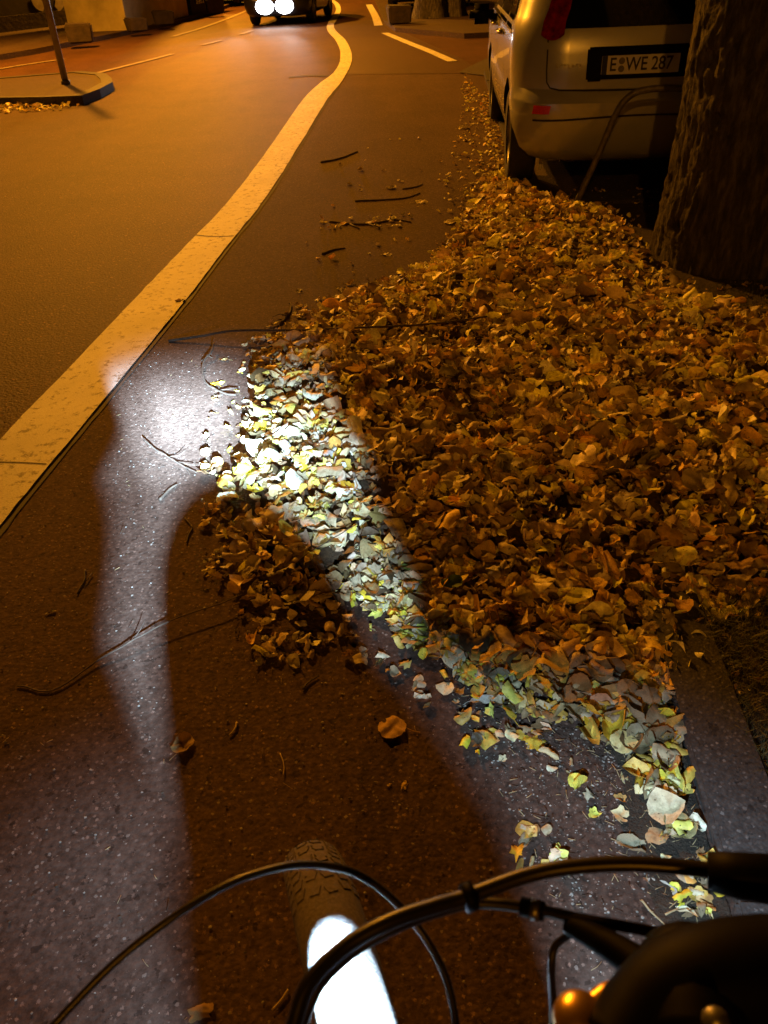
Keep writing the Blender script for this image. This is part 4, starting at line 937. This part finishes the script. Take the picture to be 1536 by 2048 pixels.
def straw(name, polys, mat, seed):
    rg2 = random.Random(seed); bm = bmesh.new()
    for poly_px, k in polys:
        poly = np.array([G(*q)[:2] for q in poly_px]); lo, hi = poly.min(0), poly.max(0); c = np.random.default_rng(seed).uniform(lo, hi, (k * 10, 2)); c = c[inside(c, poly)][:k]
        for x, y in c:
            a = rg2.uniform(0, 6.28); l = rg2.uniform(.004, .02) * (1.8 if rg2.random() < .12 else 1); r0 = rg2.uniform(.0003, .0009); z = .009 + float(heapz(np.array([[x, y]]))[0][0]) + .01 * (heapz(np.array([[x, y]]))[0][0] > .004)
            p0 = Vector((x, y, z)); d = Vector((math.cos(a), math.sin(a), rg2.uniform(-.05, .25))) * l
            tube(bm, [p0, p0 + d * .5 + Vector((rg2.gauss(0, .03) * l, rg2.gauss(0, .03) * l, 0)), p0 + d], r0, 4)
    return tag(from_bm(name, bm, mat, None), kind='stuff')
TOE = [(860, 1300), (1340, 1500), (1470, 1900), (1200, 2000), (1000, 1600)]
straw('straw_bits', [(NEAR, 90), (TOE, 150), ([(1180, 1440), (1340, 1480), (1400, 1680), (1470, 1890), (1340, 1880)], 130)], M['twigpale'], 31)
straw('bark_bits', [(NEAR, 120), (TOE, 260), ([(440, 1100), (700, 1200), (640, 1350), (480, 1330)], 160), ([(480, 700), (1300, 620), (1500, 1200), (900, 1250), (480, 930)], 420)], M['twig'], 32)
# dirt strip against the kerb, and bare damp grit at the pile toe
dp = [G(*q) for q in [(1180, 1440), (1245, 1560), (1235, 1640), (1290, 1720), (1300, 1800), (1350, 1880), (1480, 1930), (1462, 1850), (1395, 1620), (1340, 1430)]]
bm = bmesh.new(); cc = sum((Vector(p) for p in dp), Vector()) / len(dp)
P = smooth_path([Vector((p.x, p.y, 0)) for p in dp + [dp[0]]], 6)[:-1]
vs_ = [bm.verts.new((p.x + 0.008 * noise.noise(p * 40), p.y + 0.008 * noise.noise(p * 40 + Vector((3, 3, 0))), 0.0085)) for p in P]; bm.faces.new(vs_); bmesh.ops.triangulate(bm, faces=bm.faces)
tag(from_bm('gutter_dirt', bm, M['soil'], None, False), kind='structure')
# grass on the soil at the right
def grass(name, polys, seed):
    rg2 = random.Random(seed); VV = []; FF = []
    for poly_px, k in polys:
        poly = np.array([G(*q)[:2] for q in poly_px]); lo, hi = poly.min(0), poly.max(0); c = np.random.default_rng(seed).uniform(lo, hi, (k * 10, 2)); c = c[inside(c, poly)][:k]
        for x, y in c:
            a = rg2.uniform(0, 6.28); h = rg2.uniform(.015, .05); w = rg2.uniform(.0006, .0014); ln = rg2.uniform(.3, 1.3); dx, dy = math.cos(a), math.sin(a); o = len(VV)
            for q in (0, .5, 1):
                z = 0.014 + h * (q - .25 * ln * q * q); e = h * ln * q * q; ww = w * (1 - q * .8)
                VV += [(x + dx * e - dy * ww, y + dy * e + dx * ww, z), (x + dx * e + dy * ww, y + dy * e - dx * ww, z)]
            FF += [(o, o + 1, o + 3, o + 2), (o + 2, o + 3, o + 5, o + 4)]
    return tag(from_py(name, VV, FF, M['grass'], None, False), kind='stuff')
grass('grass', [([(1370, 1250), (1560, 1180), (1700, 1500), (1560, 1600), (1460, 1480)], 2600), ([(1380, 580), (1600, 560), (1600, 660), (1330, 650)], 900)], 4)

# ------------------------------------------------------------------ bicycle
bike = empty('bicycle', (-0.043, 0.302, 0)); tag(bike, 'bicycle seen from its saddle: front tyre lit white, black cables and brass bell', 'bicycle')
HA = rad(-15); D = Vector((math.sin(HA), math.cos(HA), 0)); RT = Vector((D.y, -D.x, 0)); WC = Vector((-0.05, 0.30, 0.35))
wm = Matrix(((RT.x, D.x, 0, 0), (RT.y, D.y, 0, 0), (0, 0, 1, 0.35), (0, 0, 0, 1)))     # local x = axle, in bicycle space
tb = bmesh.new(); pr = []
for k in range(25):
    a = 2 * PI * k / 24; pr.append((0.316 + 0.034 * math.cos(a), 0.036 * math.sin(a)))
lathe(tb, pr, wm, 120); tyre_ = from_bm('tyre', tb, M['tread'], bike)
# knobbly tread: rows of small lugs round the outer tyre
kb = bmesh.new(); lug = random.Random(2)
for k in range(116):
    a = 2 * PI * k / 116
    for row, off in ((-0.023, .35), (-0.008, 0), (0.008, 0), (0.023, .35), (-0.032, .8), (0.032, .8)):
        aa = a + (0.027 if abs(row) < .01 and k % 2 else 0) + (0.01 if row > 0 else 0); tilt = math.asin(max(-1, min(1, row / 0.036)))
        rr_ = 0.316 + 0.0342 * math.cos(tilt)
        if -0.44 < math.atan2(math.sin(aa), math.cos(aa)) < 1.3: continue      # lugs left out where the lamp shines, to avoid their shadow lines
        m4 = wm @ Matrix.Rotation(aa, 4, 'X') @ Matrix.Translation((row, 0, rr_)) @ Matrix.Rotation(tilt, 4, 'Y') @ Matrix.Rotation(0.35 * (1 if row > 0 else -1), 4, 'Z')
        r_ = bmesh.ops.create_cube(kb, size=1, matrix=m4 @ Matrix.Diagonal((0.0105, 0.0125 + lug.uniform(-.001, .001), 0.0014, 1)))
from_bm('tread', kb, M['tread'], tyre_, False)
rb = bmesh.new(); lathe(rb, [(0.296, -0.014), (0.302, -0.017), (0.285, -0.014), (0.278, 0), (0.285, 0.014), (0.302, 0.017), (0.296, 0.014)], wm, 80); from_bm('rim', rb, M['black'], bike)
hb = bmesh.new(); lathe(hb, [(0.02, -0.05), (0.028, -0.03), (0.018, -0.02), (0.018, 0.02), (0.028, 0.03), (0.02, 0.05)], wm, 20); from_bm('hub', hb, M['steel'], bike)
sb = bmesh.new()
for k in range(32):
    a = 2 * PI * k / 32; s = 1 if k % 2 else -1; b_ = a + 0.5 * (1 if (k // 2) % 2 else -1)
    tube(sb, [wm @ Vector((s * .027, .026 * math.cos(b_), .026 * math.sin(b_))), wm @ Vector((0, .283 * math.cos(a), .283 * math.sin(a)))], 0.001, 5)
o = from_bm('spokes', sb, M['steel'], bike)
def B(s, lat, z): return D * s + RT * lat + Vector((0, 0, z))           # bicycle space: along heading, sideways, height
for s in (-1, 1):
    tube_obj('fork_leg', [B(0, s * .058, .35), B(-.10, s * .062, .5), B(-.235, s * .06, .72)], [.011, .014, .017], M['black'], bike, 12)
fb = bmesh.new(); tube(fb, [B(-.24, -.06, .72), B(-.24, .06, .72)], .02, 12); tube(fb, [B(-.26, 0, .72), B(-.30, 0, .98)], .022, 14); from_bm('fork_crown', fb, M['black'], bike)
tube_obj('stem', [B(-.30, 0, .985), B(-.31, 0, 1.0), B(-.33, 0, 1.005)], .018, M['black'], bike, 12)
tube_obj('handlebar', [B(-.37, -.31, 1.02), B(-.34, -.12, 1.01), B(-.33, 0, 1.005), B(-.34, .12, 1.01), B(-.37, .31, 1.02)], .0125, M['black'], bike, 14)
for s in (-1, 1): tube_obj('grip', [B(-.355, s * .21, 1.016), B(-.37, s * .31, 1.02)], .0165, M['rubber'], bike, 14, 0)
# added plate over the tyre, out of view, shaped to widen its lamp shadow
mg = bmesh.new(); prev = None
for k in range(13):
    s_q = -0.26 + 0.21 * k / 12; hw = float(np.interp(s_q, [-.26, -.11, -.08, -.05], [.036, .036, .033, .0225])); zc = .35 + math.sqrt(.361 ** 2 - s_q ** 2)
    q = [mg.verts.new(B(s_q, hw * u + .004, zc - .004 * u * u)) for u in (-1, -.5, 0, .5, 1)]
    if prev:
        for a_ in range(4): mg.faces.new((prev[a_], prev[a_ + 1], q[a_ + 1], q[a_]))
    prev = q
from_bm('shadow_guard', mg, M['black'], bike)
# lamp on the fork crown
lp = LAMP_POS - Vector((-0.043, 0.302, 0))
lb = bmesh.new(); tube(lb, [lp - D * .07, lp - D * .055, lp - D * .012], [.014, .022, .024], 18); lmp = from_bm('front_lamp', lb, M['black'], bike)
lb = bmesh.new(); tube(lb, [lp - D * .012, lp - D * .008], .02, 18); from_bm('lens', lb, M['led'], lmp)
ld = bpy.data.lights.new('bike_lamp_beam', 'SPOT'); ld.energy = LAMP_POWER; ld.color = (0.5, 0.765, 1.0); ld.shadow_soft_size = 0.006; ld.spot_size = rad(176); ld.spot_blend = 0.05
lo = bpy.data.objects.new('bike_lamp_beam', ld); COL.objects.link(lo); lo.parent = bike; lo.location = lp
lo.rotation_euler = (rad(62), 0, -rad(LAMP_AZ))
# beam profile: the reflector throws a flat-topped main beam ahead and weak spill near the wheel
ld.use_nodes = True; nt = ld.node_tree; em = nt.nodes['Emission']
geo = N(nt, 'ShaderNodeNewGeometry'); inc = geo.outputs['Incoming']
az = rad(LAMP_AZ); F_ = (math.sin(az), math.cos(az), 0); S_ = (math.cos(az), -math.sin(az), 0)
def dot(v, c):
    n_ = N(nt, 'ShaderNodeVectorMath'); n_.operation = 'DOT_PRODUCT'; L(nt, v, n_.inputs[0]); n_.inputs[1].default_value = c; return n_.outputs['Value']
BEAM_SIGN = 1.0
f_ = math_(nt, 'MULTIPLY', dot(inc, F_), BEAM_SIGN); s_ = math_(nt, 'MULTIPLY', dot(inc, S_), BEAM_SIGN); u_ = math_(nt, 'MULTIPLY', dot(inc, (0, 0, 1)), BEAM_SIGN)
hor = math_(nt, 'SQRT', math_(nt, 'ADD', math_(nt, 'MULTIPLY', f_, f_), math_(nt, 'MULTIPLY', s_, s_)))
elev = math_(nt, 'MULTIPLY', math_(nt, 'ARCTAN2', u_, hor), -180 / PI)      # degrees below the horizon
azi = math_(nt, 'MULTIPLY', math_(nt, 'ARCTAN2', s_, f_), 180 / PI)         # degrees right of the beam axis
def win(v, stops):
    mr = N(nt, 'ShaderNodeMapRange'); mr.inputs['From Min'].default_value = stops[0][0]; mr.inputs['From Max'].default_value = stops[-1][0]
    L(nt, v, mr.inputs['Value']); span = stops[-1][0] - stops[0][0]
    r = nt.nodes.new('ShaderNodeValToRGB'); r.color_ramp.interpolation = 'EASE'; e = r.color_ramp.elements
    while len(e) > 1: e.remove(e[0])
    e[0].position = 0; e[0].color = (stops[0][1],) * 3 + (1,)
    for p_, c_ in stops[1:]:
        x = e.new((p_ - stops[0][0]) / span); x.color = (c_,) * 3 + (1,)
    L(nt, mr.outputs[0], r.inputs[0]); return r.outputs[0]
sc_ = win(elev, [(12, 1.0), (15, .95), (18, .72), (27, .52), (40, .5)])       # the beam narrows towards its top
azs = math_(nt, 'MULTIPLY', math_(nt, 'ADD', azi, 1.0), math_(nt, 'MULTIPLY', sc_, 2.0))
main_az = win(azs, [(-19, 0), (-14.5, .45), (-10, 1), (-3, .85), (-1, .68), (1.5, .3), (4, .18), (9, .15), (12.5, .1), (16.5, 0)])
main_el = win(elev, [(11.5, 0), (13.0, .07), (14.2, .4), (15.6, 1), (17, .9), (19.5, .45), (25, .28), (30, .16), (35, .06), (41, .018), (47, 0)])
hot_az = win(azi, [(-11, 0), (-9, .45), (-6.5, 1), (-3, .85), (-.8, .32), (1.2, .04), (6, 0)]); hot_el = win(elev, [(12.3, 0), (15.2, .9), (16.3, .9), (17.6, .4), (19.5, .05), (22, 0)])
spill_el = win(elev, [(28, 0), (38, .012), (46, .009), (57, .017), (70, .02), (90, .02)])
spill_az = win(azi, [(-110, .1), (-60, .14), (-43, .3), (-35, .7), (-27, 1), (0, 1), (60, 1), (100, .6)])
I = math_(nt, 'ADD', math_(nt, 'MULTIPLY', main_az, main_el), math_(nt, 'MULTIPLY', math_(nt, 'MULTIPLY', hot_az, hot_el), 2.3))
I = math_(nt, 'ADD', I, math_(nt, 'MULTIPLY', spill_el, spill_az))
L(nt, I, em.inputs['Strength'])

# cables, bell and lever: positions along the photograph's rays at handlebar height
BO = Vector((-0.043, 0.302, 0))
def C(px, py, z): return G(px, py, z) - BO
tube_obj('brake_cable', [C(60, 2110, .90), C(110, 2048, .91), C(230, 1925, .93), C(350, 1832, .945), C(450, 1772, .95), C(530, 1742, .95), C(610, 1729, .945), (C(700, 1742, .935)), C(770, 1785, .92), C(840, 1860, .90), C(890, 1950, .885), C(912, 2048, .87), C(915, 2130, .86)], .0026, M['housing'], bike, 12, 8)
tube_obj('gear_cable', [C(560, 2140, .96), C(588, 2048, .97), C(618, 1965, .98), (C(690, 1893, .985)), C(780, 1843, .99), C(870, 1812, .99), C(935, 1793, .99), C(1050, 1752, .995), C(1150, 1733, 1.0), C(1280, 1728, 1.005), C(1440, 1742, 1.01)], .0046, M['housing'], bike, 14, 8)
cb = tube_obj('brake_cable', [C(574, 2140, .945), C(604, 2048, .955), C(640, 1970, .965), C(708, 1903, .97), C(790, 1856, .975), C(880, 1822, .975), C(960, 1806, .98), C(1070, 1818, .985), C(1160, 1838, .99), C(1260, 1855, .99), C(1400, 1882, .99)], .0034, M['housing'], bike, 12, 8)
fr = bmesh.new(); tube(fr, [C(1042, 1812, .984), C(1088, 1823, .986)], .0056, 12); from_bm('ferrule', fr, M['black'], cb)
fr = bmesh.new(); tube(fr, [C(1062, 1818, .9855), C(1080, 1822, .986)], .0062, 12); from_bm('ferrule_ring', fr, M['steel'], cb)
fr = bmesh.new(); tube(fr, [C(928, 1797, .992), C(948, 1790, .992)], .0085, 12); from_bm('cable_clip', fr, M['black'], cb)
# thin pale wire hugging the underside of the gear cable
bar = bmesh.new(); tube(bar, [C(1415, 1742, 1.01), C(1470, 1750, 1.012), C(1620, 1768, 1.015)], [.011, .0125, .015], 18); from_bm('shifter_barrel', bar, M['black'], bike)
tube_obj('brake_cable', [C(1108, 2100, .9), C(1106, 2000, .92), C(1103, 1930, .94), C(1112, 1890, .95), C(1150, 1862, .965)], .0024, M['housing'], bike, 10, 6)
lv = bmesh.new(); P = smooth_path([C(1135, 1846, .985), C(1200, 1880, .99), C(1270, 1925, .995), C(1340, 1990, 1.0), C(1400, 2080, 1.0)], 6); tube(lv, P, list(np.linspace(.006, .013, len(P))), 14); from_bm('brake_lever', lv, M['black'], bike)
sh = bmesh.new()
P = smooth_path([C(1235, 2110, 1.0), C(1290, 2030, 1.005), C(1345, 1985, 1.01), C(1420, 1960, 1.015), C(1540, 1945, 1.015), C(1640, 1950, 1.015)], 6)
tube(sh, P, list(np.interp(np.linspace(0, 1, len(P)), [0, .2, .45, .7, 1], [.02, .022, .025, .027, .027])), 24)
from_bm('shifter', sh, M['black'], bike)
sh = bmesh.new(); P = smooth_path([C(1375, 1930, 1.0), C(1390, 2000, 1.01), C(1400, 2100, 1.01)], 4); tube(sh, P, .026, 20); from_bm('clamp', sh, M['black'], bike)
sh = bmesh.new(); tube(sh, [C(1430, 2040, 1.045), C(1432, 2046, 1.049)], .006, 12); from_bm('clamp_bolt', sh, M['steel'], bike)
be = bmesh.new(); bc = C(1158, 2036, 1.0); bmesh.ops.create_uvsphere(be, u_segments=24, v_segments=14, radius=.0135, matrix=Matrix.Translation(bc) @ Matrix.Diagonal((1, 1, .8, 1))); bell = from_bm('bell', be, M['brass'], bike)
tube_obj('bell_striker', [C(1180, 2016, 1.0), C(1212, 1992, 1.0), C(1240, 1968, 1.0)], [.006, .0065, .004], M['brass'], bell, 10, 4)
